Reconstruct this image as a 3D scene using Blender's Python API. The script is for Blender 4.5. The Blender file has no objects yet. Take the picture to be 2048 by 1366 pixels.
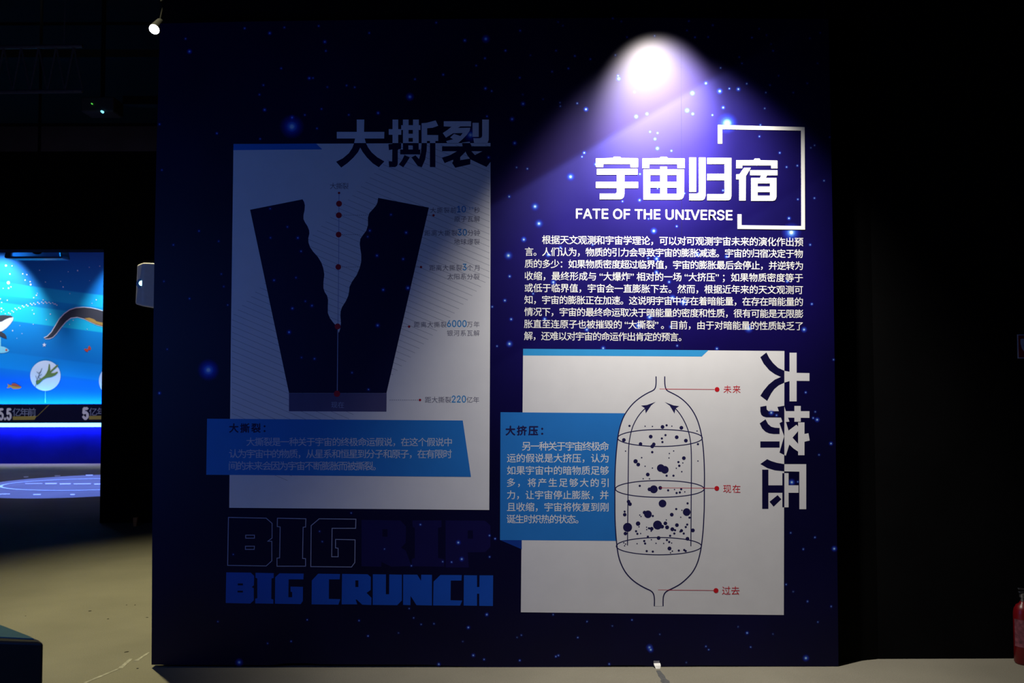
import bpy, bmesh, math, random
from math import sin, cos, tan, pi, atan2, radians, sqrt
from mathutils import Vector, Matrix
from mathutils.geometry import tessellate_polygon

random.seed(7)
S = bpy.context.scene
COL = S.collection

# ------------------------------------------------------------ camera
F = 1881.0
CAM = Vector((0, 0, 1.6))
PITCH, ROLL = math.atan(75 / F), radians(0.11)
fwd = Vector((0, cos(PITCH), sin(PITCH)))
rt = Vector((1, 0, 0))
up = Vector((0, -sin(PITCH), cos(PITCH)))
r2 = rt * cos(ROLL) - up * sin(ROLL)
u2 = rt * sin(ROLL) + up * cos(ROLL)
cam_d = bpy.data.cameras.new('camera')
cam = bpy.data.objects.new('camera', cam_d)
COL.objects.link(cam)
cam.matrix_world = Matrix(((r2.x, u2.x, -fwd.x, CAM.x), (r2.y, u2.y, -fwd.y, CAM.y), (r2.z, u2.z, -fwd.z, CAM.z), (0, 0, 0, 1)))
cam_d.sensor_width = 36
cam_d.lens = F / 2048 * 36
cam_d.clip_end = 100
cam_d.dof.use_dof = True
cam_d.dof.focus_distance = 5.3
cam_d.dof.aperture_fstop = 4.0
S.camera = cam

# ------------------------------------------------------------ world, exposure
w = bpy.data.worlds.new('hall_darkness'); S.world = w; w.use_nodes = True
w.node_tree.nodes['Background'].inputs[0].default_value = (0.25, 0.4, 1, 1)
w.node_tree.nodes['Background'].inputs[1].default_value = 0.0006
S.view_settings.view_transform = 'Standard'
S.view_settings.look = 'None'
S.view_settings.exposure = 0
S.view_settings.gamma = 1
S.view_settings.use_curve_mapping = False
S.cycles.use_denoising = True
S.cycles.max_bounces = 6



def ray(px, py):
    return fwd + r2 * ((px - 1024) / F) - u2 * ((py - 683) / F)


def pt(px, py, Y=None):
    Y = WY if Y is None else Y
    d = ray(px, py)
    return CAM + d * (Y / d.y)


def gnd(px, py, z=0.0):
    d = ray(px, py)
    return CAM + d * ((z - CAM.z) / d.z)


WY = gnd(1000, 1334.5).y        # depth of the display wall's face


def aim(o, target):
    o.rotation_euler = (Vector(target) - o.location).to_track_quat('-Z', 'Y').to_euler()


def light(name, kind, loc, energy, color, target=None, **kw):
    l = bpy.data.lights.new(name, kind)
    l.energy = energy; l.color = color
    for k, v in kw.items():
        setattr(l, k, v)
    o = bpy.data.objects.new(name, l); COL.objects.link(o); o.location = loc
    if target is not None:
        aim(o, target)
    return o


# main warm-white track spot above and in front of the right half of the wall
SX = pt(1318, 300).x
MAIN = Vector((SX, WY - 0.62, 3.78))
def downdir(deg):
    return MAIN + Vector((0, cos(radians(deg)), -sin(radians(deg))))
light('wall_spot_beam', 'SPOT', MAIN, 590, (1, 0.95, 0.86), downdir(69) + Vector((.045, 0, 0)), spot_size=radians(85), spot_blend=1.0, shadow_soft_size=0.04)
light('wall_spot_core', 'SPOT', MAIN, 860, (1, 0.90, 0.72), downdir(45), spot_size=radians(50), spot_blend=1.0, shadow_soft_size=0.04)
# unseen dim warm fill added over the floor in front
light('floor_fill', 'SPOT', (0.3, 3.3, 5.2), 6, (1, 0.9, 0.62), (0.3, 4.3, 0), spot_size=radians(85), spot_blend=1.0, shadow_soft_size=0.3)
# unseen blue area light added left of frame for the wall's ambient blue
light('blue_fill', 'AREA', (-4.0, 2.0, 1.9), 33, (0.09, 0.25, 1.0), (-0.8, 5.25, 1.5), shape='RECTANGLE', size=2.0, size_y=2.0)

# warm down-light over the floor left of and behind the display wall
light('floor_downlight', 'SPOT', (-3.3, 7.0, 6.3), 1650, (1, .93, .54), (-1.45, 6.5, 0), spot_size=radians(72), spot_blend=1.0, shadow_soft_size=.08)

# ------------------------------------------------------------ materials
MATS = {}


def mat(name, col, rough=0.6, spec=0.3, metal=0.0, emit=None, estr=0.0, noise=0.0, nscale=40.0, bump=0.0, trans=0.0):
    if name in MATS:
        return MATS[name]
    m = bpy.data.materials.new(name); m.use_nodes = True
    nt = m.node_tree; b = nt.nodes['Principled BSDF']
    b.inputs['Base Color'].default_value = (*col, 1)
    b.inputs['Roughness'].default_value = rough
    b.inputs['Specular IOR Level'].default_value = spec
    b.inputs['Metallic'].default_value = metal
    if trans:
        b.inputs['Transmission Weight'].default_value = trans
    if emit:
        b.inputs['Emission Color'].default_value = (*emit, 1)
        b.inputs['Emission Strength'].default_value = estr
    if noise or bump:
        tc = nt.nodes.new('ShaderNodeTexCoord')
        n = nt.nodes.new('ShaderNodeTexNoise'); n.inputs['Scale'].default_value = nscale; n.inputs['Detail'].default_value = 5
        nt.links.new(tc.outputs['Object'], n.inputs['Vector'])
        if noise:
            mr = nt.nodes.new('ShaderNodeMapRange')
            mr.inputs['From Min'].default_value = .3; mr.inputs['From Max'].default_value = .7
            mr.inputs['To Min'].default_value = 1 - noise; mr.inputs['To Max'].default_value = 1 + noise
            vm = nt.nodes.new('ShaderNodeVectorMath'); vm.operation = 'SCALE'
            vm.inputs[0].default_value = col
            nt.links.new(n.outputs['Fac'], mr.inputs['Value'])
            nt.links.new(mr.outputs['Result'], vm.inputs['Scale'])
            nt.links.new(vm.outputs[0], b.inputs['Base Color'])
        if bump:
            bp = nt.nodes.new('ShaderNodeBump'); bp.inputs['Strength'].default_value = bump; bp.inputs['Distance'].default_value = .004
            nt.links.new(n.outputs['Fac'], bp.inputs['Height'])
            nt.links.new(bp.outputs['Normal'], b.inputs['Normal'])
    MATS[name] = m
    return m


PR = 0.5
WHITE = mat('printed_white', (.80, .79, .80), PR, .25, noise=.02, nscale=8)
LETTER = mat('white_acrylic_letter', (.86, .85, .82), .45, .3, noise=.01, nscale=20)
NAVY = mat('printed_navy', (.003, .002, .040), PR, .2, noise=.05, nscale=8)
INK = mat('printed_dark_ink', (.012, .010, .075), PR, .2, noise=.05, nscale=8)
GREYINK = mat('printed_grey_ink', (.16, .15, .20), PR, .2, noise=.05, nscale=8)
HATCH = mat('printed_hatch_grey', (.38, .38, .42), PR, .2, noise=.05, nscale=8)
CYAN = mat('printed_sky_blue', (.035, .33, .72), PR, .25, noise=.03, nscale=8)
BLUE = mat('printed_mid_blue', (.020, .20, .62), PR, .25, noise=.03, nscale=8)
FOLD = mat('printed_fold_blue', (.004, .04, .30), PR, .25, noise=.03, nscale=8)
ROYAL = mat('printed_royal_blue', (.006, .085, .52), PR, .25, noise=.03, nscale=8)
PURPLE = mat('printed_deep_violet', (.004, .002, .065), PR, .25, noise=.05, nscale=8)
OUTL = mat('printed_outline_grey', (.32, .36, .55), PR, .2, noise=.05, nscale=8)
BASEGREY = mat('printed_slate', (.10, .09, .20), PR, .2, noise=.05, nscale=8)
RED = mat('printed_red', (.62, .010, .02), PR, .2, noise=.03, nscale=8)
DIGIT = mat('printed_digit_blue', (.02, .25, .60), PR, .2, noise=.03, nscale=8)
BLACK = mat('black_paint', (.0038, .0038, .004), .9, .05, noise=.2, nscale=3)
BLACK2 = mat('black_felt', (.004, .004, .005), .95, .05, noise=.2, nscale=5)

# ------------------------------------------------------------ builders
ORG = {}


def setp(o, label=None, cat=None, group=None, kind=None):
    if label: o['label'] = label
    if cat: o['category'] = cat
    if group: o['group'] = group
    if kind: o['kind'] = kind
    return o


def link(o, name, parent, origin):
    COL.objects.link(o)
    po = ORG[parent.name] if parent else Vector((0, 0, 0))
    o.location = origin - po
    if parent:
        o.parent = parent
    ORG[o.name] = Vector(origin)
    return o


def empty(name, loc, label=None, cat=None, group=None, kind=None, parent=None):
    o = bpy.data.objects.new(name, None); o.empty_display_size = .1
    link(o, name, parent, Vector(loc))
    return setp(o, label, cat, group, kind)


class MB:
    def __init__(s):
        s.v = []; s.f = []; s.k = 0

    def add(s, vs, fs):
        n = len(s.v); s.v += [Vector(v) for v in vs]; s.f += [[i + n for i in f] for f in fs]
        return s

    def box(s, a, b):
        x0, y0, z0 = a; x1, y1, z1 = b
        return s.add([(x0, y0, z0), (x1, y0, z0), (x1, y1, z0), (x0, y1, z0), (x0, y0, z1), (x1, y0, z1), (x1, y1, z1), (x0, y1, z1)],
                     [(0, 3, 2, 1), (4, 5, 6, 7), (0, 1, 5, 4), (1, 2, 6, 5), (2, 3, 7, 6), (3, 0, 4, 7)])

    def tube(s, a, b, r, r_end=None, n=12, caps=True):
        a = Vector(a); b = Vector(b); d = (b - a).normalized()
        x = d.orthogonal().normalized(); y = d.cross(x)
        r_end = r if r_end is None else r_end
        vs = [a + (x * cos(t) + y * sin(t)) * r for t in [2 * pi * i / n for i in range(n)]]
        vs += [b + (x * cos(t) + y * sin(t)) * r_end for t in [2 * pi * i / n for i in range(n)]]
        fs = [(i, (i + 1) % n, n + (i + 1) % n, n + i) for i in range(n)]
        if caps: fs += [tuple(range(n))[::-1], tuple(range(n, 2 * n))]
        return s.add(vs, fs)

    def path(s, pts, r, n=8):
        for a, b in zip(pts[:-1], pts[1:]):
            s.tube(a, b, r, n=n)
        return s

    def lathe(s, c, prof, n=24):
        c = Vector(c); vs = []; fs = []
        for (r, z) in prof:
            vs += [c + Vector((r * cos(2 * pi * i / n), r * sin(2 * pi * i / n), z)) for i in range(n)]
        for k in range(len(prof) - 1):
            fs += [(k * n + i, k * n + (i + 1) % n, (k + 1) * n + (i + 1) % n, (k + 1) * n + i) for i in range(n)]
        fs += [tuple(range(n))[::-1], tuple(range((len(prof) - 1) * n, len(prof) * n))]
        return s.add(vs, fs)

    # a flat printed shape: loops of photo points on the wall plane
    def shape(s, loops, layer, Y=WY, thick=0.0, conv=None):
        s.k += 1
        yy = Y - layer * .00012 - (s.k % 8) * .000004
        conv = conv or (lambda p: pt(p[0], p[1], Y))
        L = [[conv(p) for p in lp] for lp in loops]
        L = [[Vector((p.x, 0, p.z)) for p in lp] for lp in L]
        tris = tessellate_polygon(L)
        flat = [p for lp in L for p in lp]
        fs = []
        for t in tris:
            a, b, c = [flat[i] for i in t]
            nrm = (b - a).cross(c - a)
            if nrm.length < 1e-12: continue
            fs.append(t if nrm.y < 0 else (t[0], t[2], t[1]))
        y0 = yy - thick
        s.add([(p.x, y0, p.z) for p in flat], fs)
        if thick:
            n0 = 0
            for lp in L:
                m = len(lp)
                s.add([(p.x, y0, p.z) for p in lp] + [(p.x, yy, p.z) for p in lp], [(i, (i + 1) % m, m + (i + 1) % m, m + i) for i in range(m)])
        return s

    def stroke(s, pts, wpx, layer, Y=WY, closed=False, conv=None):
        n = len(pts)
        P = [Vector((p[0], p[1])) for p in pts]
        left = []; right = []
        for i in range(n):
            if closed:
                a = P[(i - 1) % n]; b = P[(i + 1) % n]
                d1 = (P[i] - a).normalized(); d2 = (b - P[i]).normalized()
            else:
                d1 = (P[i] - P[i - 1]).normalized() if i else (P[1] - P[0]).normalized()
                d2 = (P[i + 1] - P[i]).normalized() if i < n - 1 else d1
            m = (d1 + d2)
            m = m.normalized() if m.length > 1e-6 else d1
            nn = Vector((-m.y, m.x)); sc = wpx / 2 / max(.4, m.dot(d1))
            left.append(P[i] + nn * sc); right.append(P[i] - nn * sc)
        yy = Y - layer * .00012 - (s.k % 8) * .000004; s.k += 1
        conv = conv or (lambda p: pt(p[0], p[1], Y))
        vs = [conv(p) for p in left + right]
        vs = [(v.x, yy, v.z) for v in vs]
        m = n if closed else n - 1
        return s.add(vs, [(i, (i + 1) % n, n + (i + 1) % n, n + i) for i in range(m)])

    def disc(s, x, y, r, layer, Y=WY, n=20):
        return s.shape([[(x + r * cos(2 * pi * i / n), y + r * sin(2 * pi * i / n)) for i in range(n)]], layer, Y)

    def build(s, name, m, parent=None, origin=None, smooth=False, bevel=0, label=None, cat=None, group=None, kind=None):
        me = bpy.data.meshes.new(name)
        if origin is None:
            lo = Vector([min(v[i] for v in s.v) for i in range(3)]); hi = Vector([max(v[i] for v in s.v) for i in range(3)])
            origin = Vector(((lo.x + hi.x) / 2, (lo.y + hi.y) / 2, lo.z if not parent else (lo.z + hi.z) / 2))
        origin = Vector(origin)
        me.from_pydata([v - origin for v in s.v], [], s.f)
        me.update()
        if smooth:
            for p in me.polygons: p.use_smooth = True
        me.materials.append(m)
        o = bpy.data.objects.new(name, me)
        link(o, name, parent, origin)
        if bevel:
            bm = bmesh.new(); bm.from_mesh(me); bmesh.ops.remove_doubles(bm, verts=bm.verts, dist=1e-5); bm.to_mesh(me); bm.free()
            md = o.modifiers.new('bevel', 'BEVEL'); md.width = bevel; md.segments = 3
        if smooth:
            try:
                me.set_sharp_from_angle(angle=radians(40))
            except Exception: pass
        return setp(o, label, cat, group, kind)


def Z(ox, oy, sc):
    return lambda pts: [(ox + x / sc, oy + y / sc) for x, y in pts]


def rect(x0, y0, x1, y1):
    return [(x0, y0), (x1, y0), (x1, y1), (x0, y1)]


def clip(poly, axis, val, keep_less):
    out = []
    n = len(poly)
    ins = lambda p: (p[axis] <= val) if keep_less else (p[axis] >= val)
    for i in range(n):
        a, b = poly[i], poly[(i + 1) % n]
        if ins(a): out.append(a)
        if ins(a) != ins(b):
            t = (val - a[axis]) / (b[axis] - a[axis])
            out.append((a[0] + (b[0] - a[0]) * t, a[1] + (b[1] - a[1]) * t))
    return out


# ---- lettering: one text line fitted between two photo x positions
try:
    import os
    ARIALISH = bpy.data.fonts.load(os.path.join(bpy.utils.system_resource('DATAFILES'), 'fonts', 'Inter.woff2'))
except Exception:
    ARIALISH = None


def text_into(mb, s, x0, x1, ytop, ybot, layer, drop=0.0, bold=0.0, Y=WY, kind='han', squeeze=False):
    """ink spans x0..x1; ytop/ybot are the ink limits at its left end; drop = how much lower the right end sits"""
    c = bpy.data.curves.new('line', 'FONT')
    c.body = s; c.resolution_u = 3
    if kind == 'lat':
        squeeze = squeeze or len(s) < 6
        if ARIALISH: c.font = ARIALISH
    if kind == 'han':
        em = (ybot - ytop) / .92; base = ybot - .075 * em
    else:
        em = (ybot - ytop) / .727; base = ybot
    o = bpy.data.objects.new('line', c); COL.objects.link(o)

    def ev():
        dg = bpy.context.evaluated_depsgraph_get(); dg.update()
        m = bpy.data.meshes.new_from_object(o.evaluated_get(dg))
        xs = [v.co.x for v in m.vertices]
        return m, min(xs), max(xs)
    m, a, b = ev()
    if not squeeze and len(s) > 1:
        w1 = b - a
        c.space_character = 1.1
        bpy.data.meshes.remove(m)
        m, a2, b2 = ev()
        k = ((b2 - a2) - w1) / .1
        tgt = (x1 - x0) / em
        sp = 1 + (tgt - w1) / k if k > 0 else 1
        c.space_character = max(.6, min(2.0, sp))
        bpy.data.meshes.remove(m)
        m, a, b = ev()
    xs_ = (x1 - x0) / (b - a)
    if kind == 'lat' and s != '-19':
        em = (ybot - ytop) / max(v.co.y for v in m.vertices)
    yy = Y - layer * .00012
    bd = bold * em
    fs = [tuple(p.vertices) for p in m.polygons]
    for k, (dx, dy) in enumerate([(0, 0), (bd, 0), (-bd, 0), (0, bd), (0, -bd)] if bold else [(0, 0)]):
        vs = []
        for v in m.vertices:
            px = x0 + (v.co.x - a) * xs_
            py = base - v.co.y * em + drop * (px - x0) / max(1e-6, (x1 - x0))
            q = pt(px + dx, py + dy, Y)
            vs.append((q.x, yy - k * .000008, q.z))
        mb.add(vs, fs)
    bpy.data.objects.remove(o); bpy.data.curves.remove(c); bpy.data.meshes.remove(m)
    return mb


# ---- printed stars: white core, blue halo
def star_material():
    m = bpy.data.materials.new('printed_star'); m.use_nodes = True
    nt = m.node_tree; b = nt.nodes['Principled BSDF']; out = nt.nodes['Material Output']
    b.inputs['Roughness'].default_value = PR; b.inputs['Specular IOR Level'].default_value = .2
    at = nt.nodes.new('ShaderNodeAttribute'); at.attribute_name = 'ink'
    nt.links.new(at.outputs['Color'], b.inputs['Base Color'])
    tr = nt.nodes.new('ShaderNodeBsdfTransparent'); mx = nt.nodes.new('ShaderNodeMixShader')
    nt.links.new(at.outputs['Alpha'], mx.inputs[0]); nt.links.new(tr.outputs[0], mx.inputs[1]); nt.links.new(b.outputs[0], mx.inputs[2])
    nt.links.new(mx.outputs[0], out.inputs['Surface'])
    return m


STAR = star_material()


def starfield(name, stars, parent, layer, label=None):
    vs = []; fs = []; cols = []
    n = 14
    for k, (x, y, r, b) in enumerate(stars):
        yy = WY - layer * .00012 - (k % 30) * .000003
        base = len(vs)
        rings = [(0, (.75, .88, 1), b), (.5, (.65, .85, 1), b), (1.0, (.16, .38, 1), .8 * b), (1.9, (.05, .15, 1), .42 * b), (3.0, (.03, .06, .9), .2 * b), (4.6, (.02, .03, .6), 0)]
        c = pt(x, y); vs.append((c.x, yy, c.z)); cols.append((*rings[0][1], rings[0][2]))
        for rr, colr, al in rings[1:]:
            for i in range(n):
                t = 2 * pi * i / n
                p = pt(x + r * rr * cos(t), y + r * rr * sin(t))
                vs.append((p.x, yy, p.z)); cols.append((*colr, al))
        fs += [(base, base + 1 + (i + 1) % n, base + 1 + i) for i in range(n)]
        for q in range(len(rings) - 2):
            a0 = base + 1 + q * n
            fs += [(a0 + i, a0 + (i + 1) % n, a0 + n + (i + 1) % n, a0 + n + i) for i in range(n)]
    mb = MB(); mb.add(vs, fs)
    o = mb.build(name, STAR, parent)
    at = o.data.color_attributes.new('ink', 'FLOAT_COLOR', 'POINT')
    for i, cc in enumerate(cols): at.data[i].color = cc
    o['kind'] = 'stuff'
    if label: o['label'] = label
    return o


# ============================================================ SETTING
def floor_mat():
    m = bpy.data.materials.new('grey_felt_carpet'); m.use_nodes = True
    nt = m.node_tree; b = nt.nodes['Principled BSDF']
    b.inputs['Roughness'].default_value = .9; b.inputs['Specular IOR Level'].default_value = .12
    tc = nt.nodes.new('ShaderNodeTexCoord')
    n1 = nt.nodes.new('ShaderNodeTexNoise'); n1.inputs['Scale'].default_value = 1.6; n1.inputs['Detail'].default_value = 6
    n2 = nt.nodes.new('ShaderNodeTexNoise'); n2.inputs['Scale'].default_value = 160; n2.inputs['Detail'].default_value = 3
    nt.links.new(tc.outputs['Object'], n1.inputs[0]); nt.links.new(tc.outputs['Object'], n2.inputs[0])
    ad = nt.nodes.new('ShaderNodeMath'); ad.operation = 'ADD'
    nt.links.new(n1.outputs['Fac'], ad.inputs[0]); nt.links.new(n2.outputs['Fac'], ad.inputs[1])
    r = nt.nodes.new('ShaderNodeMapRange'); r.inputs['From Min'].default_value = .6; r.inputs['From Max'].default_value = 1.4
    r.inputs['To Min'].default_value = .82; r.inputs['To Max'].default_value = 1.18
    nt.links.new(ad.outputs[0], r.inputs[0])
    vm = nt.nodes.new('ShaderNodeVectorMath'); vm.operation = 'SCALE'; vm.inputs[0].default_value = (.225, .208, .160)
    nt.links.new(r.outputs[0], vm.inputs['Scale']); nt.links.new(vm.outputs[0], b.inputs['Base Color'])
    bp = nt.nodes.new('ShaderNodeBump'); bp.inputs['Strength'].default_value = .4; bp.inputs['Distance'].default_value = .003
    nt.links.new(n2.outputs['Fac'], bp.inputs['Height']); nt.links.new(bp.outputs[0], b.inputs['Normal'])
    return m


FLOORM = floor_mat()
MY = gnd(100, 927).y            # mural wall depth
LY = gnd(250, 1046).y           # black wall with the opening
floor = MB().box((-15, -4, -.1), (6, MY + .5, 0)).build('floor', FLOORM, origin=(0, 0, 0), kind='structure')
MB().box((-15, -4, 6.6), (6, MY + .5, 6.7)).build('ceiling', BLACK, kind='structure')
MB().box((-15.1, -4, 0), (-15, MY + .5, 6.6)).build('wall_left', BLACK, kind='structure')
MB().box((6, -4, 0), (6.1, MY + .5, 6.6)).build('wall_right', BLACK, kind='structure')
MB().box((-15, -4.1, 0), (6, -4, 6.6)).build('wall_behind', BLACK, kind='structure')
FARW = mat('dim_grey_hall_wall', (.03, .028, .028), .9, .1, noise=.15, nscale=2)
MB().box((-15, MY + .3, 0), (6, MY + .5, 6.6)).build('wall_far', FARW, kind='structure')

# black wall behind the display wall; it angles forward to the panel's right edge
bx0 = pt(331, 20, WY + .2).x
gx1, gy1 = gnd(1757, 1318).x, gnd(1757, 1318).y
gx0, gy0 = pt(1672, 900).x, WY + .06
wb = MB()
wb.add([(gx0, gy0, 0), (gx1, gy1, 0), (6, gy1 + .02, 0), (6, gy1 + .2, 0), (gx0, gy1 + .2, 0)] +
       [(gx0, gy0, 5.6), (gx1, gy1, 5.6), (6, gy1 + .02, 5.6), (6, gy1 + .2, 5.6), (gx0, gy1 + .2, 5.6)],
       [(0, 1, 6, 5), (1, 2, 7, 6), (2, 3, 8, 7), (3, 4, 9, 8), (4, 0, 5, 9), (4, 3, 2, 1, 0), (5, 6, 7, 8, 9)])
wb.build('wall_back_right', BLACK, kind='structure')
MB().box((bx0, WY + .16, 0), (gx0, WY + .36, 5.6)).build('wall_back', BLACK2, kind='structure')

# far black wall with the opening to the next room
ox = pt(203, 800, LY).x
o_top = pt(100, 499, LY).z
w_top = pt(100, 303, LY).z
jb = MB()
jb.box((ox, LY, 0), (-1.2, LY + .25, w_top))
jb.build('wall_opening_side', BLACK, kind='structure')
MB().box((-15, LY, o_top), (ox, LY + .25, w_top)).build('wall_lintel', BLACK, kind='structure')

# marks on the floor
SCUFF = mat('dark_scuff', (.05, .045, .035), .9, .1, noise=.2)
for (x, y, a, b_, rz) in [(180, 1222, 3.2, .9, .2), (253, 1304, 2.6, 1.6, -.7), (216, 1238, 2.2, .6, -.2), (275, 1337, 2.4, .7, 0), (294, 1235, 2.6, .5, .1), (253, 1210, 1.5, .5, .2), (270, 1210, 1.3, .5, -.2), (51, 1232, 1.2, .5, 0)]:
    c = gnd(x, y); k = c.y / F
    pts = [(c.x + k * (a * cos(t) * cos(rz) - b_ * 3 * sin(t) * sin(rz)), c.y + k * (a * cos(t) * sin(rz) + b_ * 3 * sin(t) * cos(rz))) for t in [2 * pi * i / 8 + random.uniform(-.2, .2) for i in range(8)]]
    MB().add([(p[0], p[1], .0015) for p in pts] + [(p[0], p[1], 0) for p in pts],
             [tuple(range(8))] + [(i, 8 + i, 8 + (i + 1) % 8, (i + 1) % 8) for i in range(8)]).build('scuff_mark', SCUFF, floor)
STREAK = mat('pale_tape_residue', (.38, .36, .30), .8, .2, noise=.3, nscale=30)
def gstrip(name, a, b, wa, wb_, m, z=.0012, parent=None, **k):
    A, B = gnd(*a), gnd(*b); d = (B - A).normalized(); n = Vector((-d.y, d.x, 0))
    N = 10; vs = []
    for i in range(N + 1):
        t = i / N; c = A.lerp(B, t); ww = (wa + (wb_ - wa) * t) * (1 + random.uniform(-.25, .25)) / 2
        vs += [c + n * ww + Vector((0, 0, z)), c - n * ww + Vector((0, 0, z))]
    return MB().add(vs, [(2 * i, 2 * i + 1, 2 * i + 3, 2 * i + 2) for i in range(N)]).build(name, m, parent, **k)
gstrip('tape_residue', (298, 1305), (272, 1322), .012, .02, STREAK, parent=floor)
gstrip('tape_residue', (262, 1318), (240, 1337), .02, .03, STREAK, parent=floor)
gstrip('tape_residue', (236, 1338), (170, 1366), .012, .02, STREAK, parent=floor)

# ============================================================ DISPLAY WALL
outline = [(320, 47), (500, 43), (700, 40), (1000, 37), (1300, 35.5), (1657, 38), (1662, 270), (1666, 500), (1671, 850), (1675, 1150), (1677, 1332),
           (1560, 1332), (1400, 1331), (1326, 1333), (1300, 1332), (1280, 1330.5), (1218, 1331), (1195, 1334), (1000, 1334.5), (930, 1333), (850, 1329.5), (640, 1328.5),
           (613, 1326.5), (570, 1326.8), (545, 1330.5), (303, 1329.5), (304.5, 1050), (306, 700), (309, 500), (313, 300)]


def wall_print_mat():
    m = bpy.data.materials.new('printed_space_background'); m.use_nodes = True
    nt = m.node_tree; b = nt.nodes['Principled BSDF']; N = nt.nodes.new; Lk = nt.links.new
    b.inputs['Roughness'].default_value = .42; b.inputs['Specular IOR Level'].default_value = .17
    geo = N('ShaderNodeTexCoord')
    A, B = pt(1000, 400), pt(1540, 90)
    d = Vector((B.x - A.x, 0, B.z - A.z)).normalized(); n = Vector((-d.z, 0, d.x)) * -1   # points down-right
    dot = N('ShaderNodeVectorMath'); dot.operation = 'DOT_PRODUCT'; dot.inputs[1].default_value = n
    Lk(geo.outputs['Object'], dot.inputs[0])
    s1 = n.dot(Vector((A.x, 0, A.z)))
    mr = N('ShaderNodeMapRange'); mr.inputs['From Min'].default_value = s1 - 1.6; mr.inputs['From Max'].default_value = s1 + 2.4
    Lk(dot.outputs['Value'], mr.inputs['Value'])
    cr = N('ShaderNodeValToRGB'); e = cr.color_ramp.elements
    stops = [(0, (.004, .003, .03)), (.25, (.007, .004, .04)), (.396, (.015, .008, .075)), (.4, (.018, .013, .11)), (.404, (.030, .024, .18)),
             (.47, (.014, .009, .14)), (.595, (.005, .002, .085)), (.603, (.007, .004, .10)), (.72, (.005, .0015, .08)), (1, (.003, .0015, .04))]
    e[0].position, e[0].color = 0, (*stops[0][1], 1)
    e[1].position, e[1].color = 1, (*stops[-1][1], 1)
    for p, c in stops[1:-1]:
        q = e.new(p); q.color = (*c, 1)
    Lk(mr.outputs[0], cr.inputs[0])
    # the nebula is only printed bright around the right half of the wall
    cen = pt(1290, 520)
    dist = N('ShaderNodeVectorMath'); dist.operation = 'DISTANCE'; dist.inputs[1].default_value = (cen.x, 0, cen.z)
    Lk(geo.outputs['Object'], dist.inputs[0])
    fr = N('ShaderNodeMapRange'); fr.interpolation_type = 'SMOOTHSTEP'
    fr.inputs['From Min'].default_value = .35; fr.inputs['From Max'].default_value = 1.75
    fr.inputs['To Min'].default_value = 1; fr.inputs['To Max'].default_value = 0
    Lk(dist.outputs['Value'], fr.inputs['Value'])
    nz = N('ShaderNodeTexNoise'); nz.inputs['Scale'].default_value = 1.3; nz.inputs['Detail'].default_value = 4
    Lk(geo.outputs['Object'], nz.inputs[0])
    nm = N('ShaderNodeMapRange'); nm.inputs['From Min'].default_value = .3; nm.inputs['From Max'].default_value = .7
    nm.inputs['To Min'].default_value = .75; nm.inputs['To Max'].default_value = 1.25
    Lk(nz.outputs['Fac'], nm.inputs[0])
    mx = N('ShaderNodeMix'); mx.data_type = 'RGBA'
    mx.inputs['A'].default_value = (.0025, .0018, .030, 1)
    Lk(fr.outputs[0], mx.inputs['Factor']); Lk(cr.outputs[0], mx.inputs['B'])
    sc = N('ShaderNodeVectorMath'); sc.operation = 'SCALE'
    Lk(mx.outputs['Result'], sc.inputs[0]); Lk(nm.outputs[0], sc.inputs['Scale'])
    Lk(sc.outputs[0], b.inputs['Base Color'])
    return m


EDGE = mat('panel_edge_grey', (.30, .29, .27), .7, .2, noise=.1)
WO = Vector((0, WY, 0))
dw = empty('display_wall', (pt(990, 1330).x, WY, 0), 'tall dark blue exhibition wall printed with stars, two diagrams and white lettering', 'display wall')
body = MB().shape([outline], 0, thick=0)
# give it a 5 cm core
m_ = len(outline); fr_ = [pt(x, y) for x, y in outline]
core = MB()
front = MB().shape([outline], 0)
core.v = list(front.v); core.f = [list(f) for f in front.f]
core.add([(p.x, WY, p.z) for p in fr_] + [(p.x, WY + .055, p.z) for p in fr_], [(i, (i + 1) % m_, m_ + (i + 1) % m_, m_ + i) for i in range(m_)])
nb = len(core.v)
core.add([(v.x, WY + .055, v.z) for v in front.v], [list(reversed(f)) for f in front.f])
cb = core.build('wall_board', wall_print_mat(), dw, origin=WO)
cb.data.materials.append(EDGE)
nfront = len(front.f)
for i, p in enumerate(cb.data.polygons):
    if i >= nfront: p.material_index = 1

SEAM = mat('vinyl_seam', (.006, .004, .04), .6, .15, noise=.1)
MB().stroke([(1362, 38), (1363, 300), (1364, 700)], .7, 1).stroke([(1364, 700), (1366, 1331)], .5, 1).build('vinyl_seam', SEAM, dw)

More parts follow.
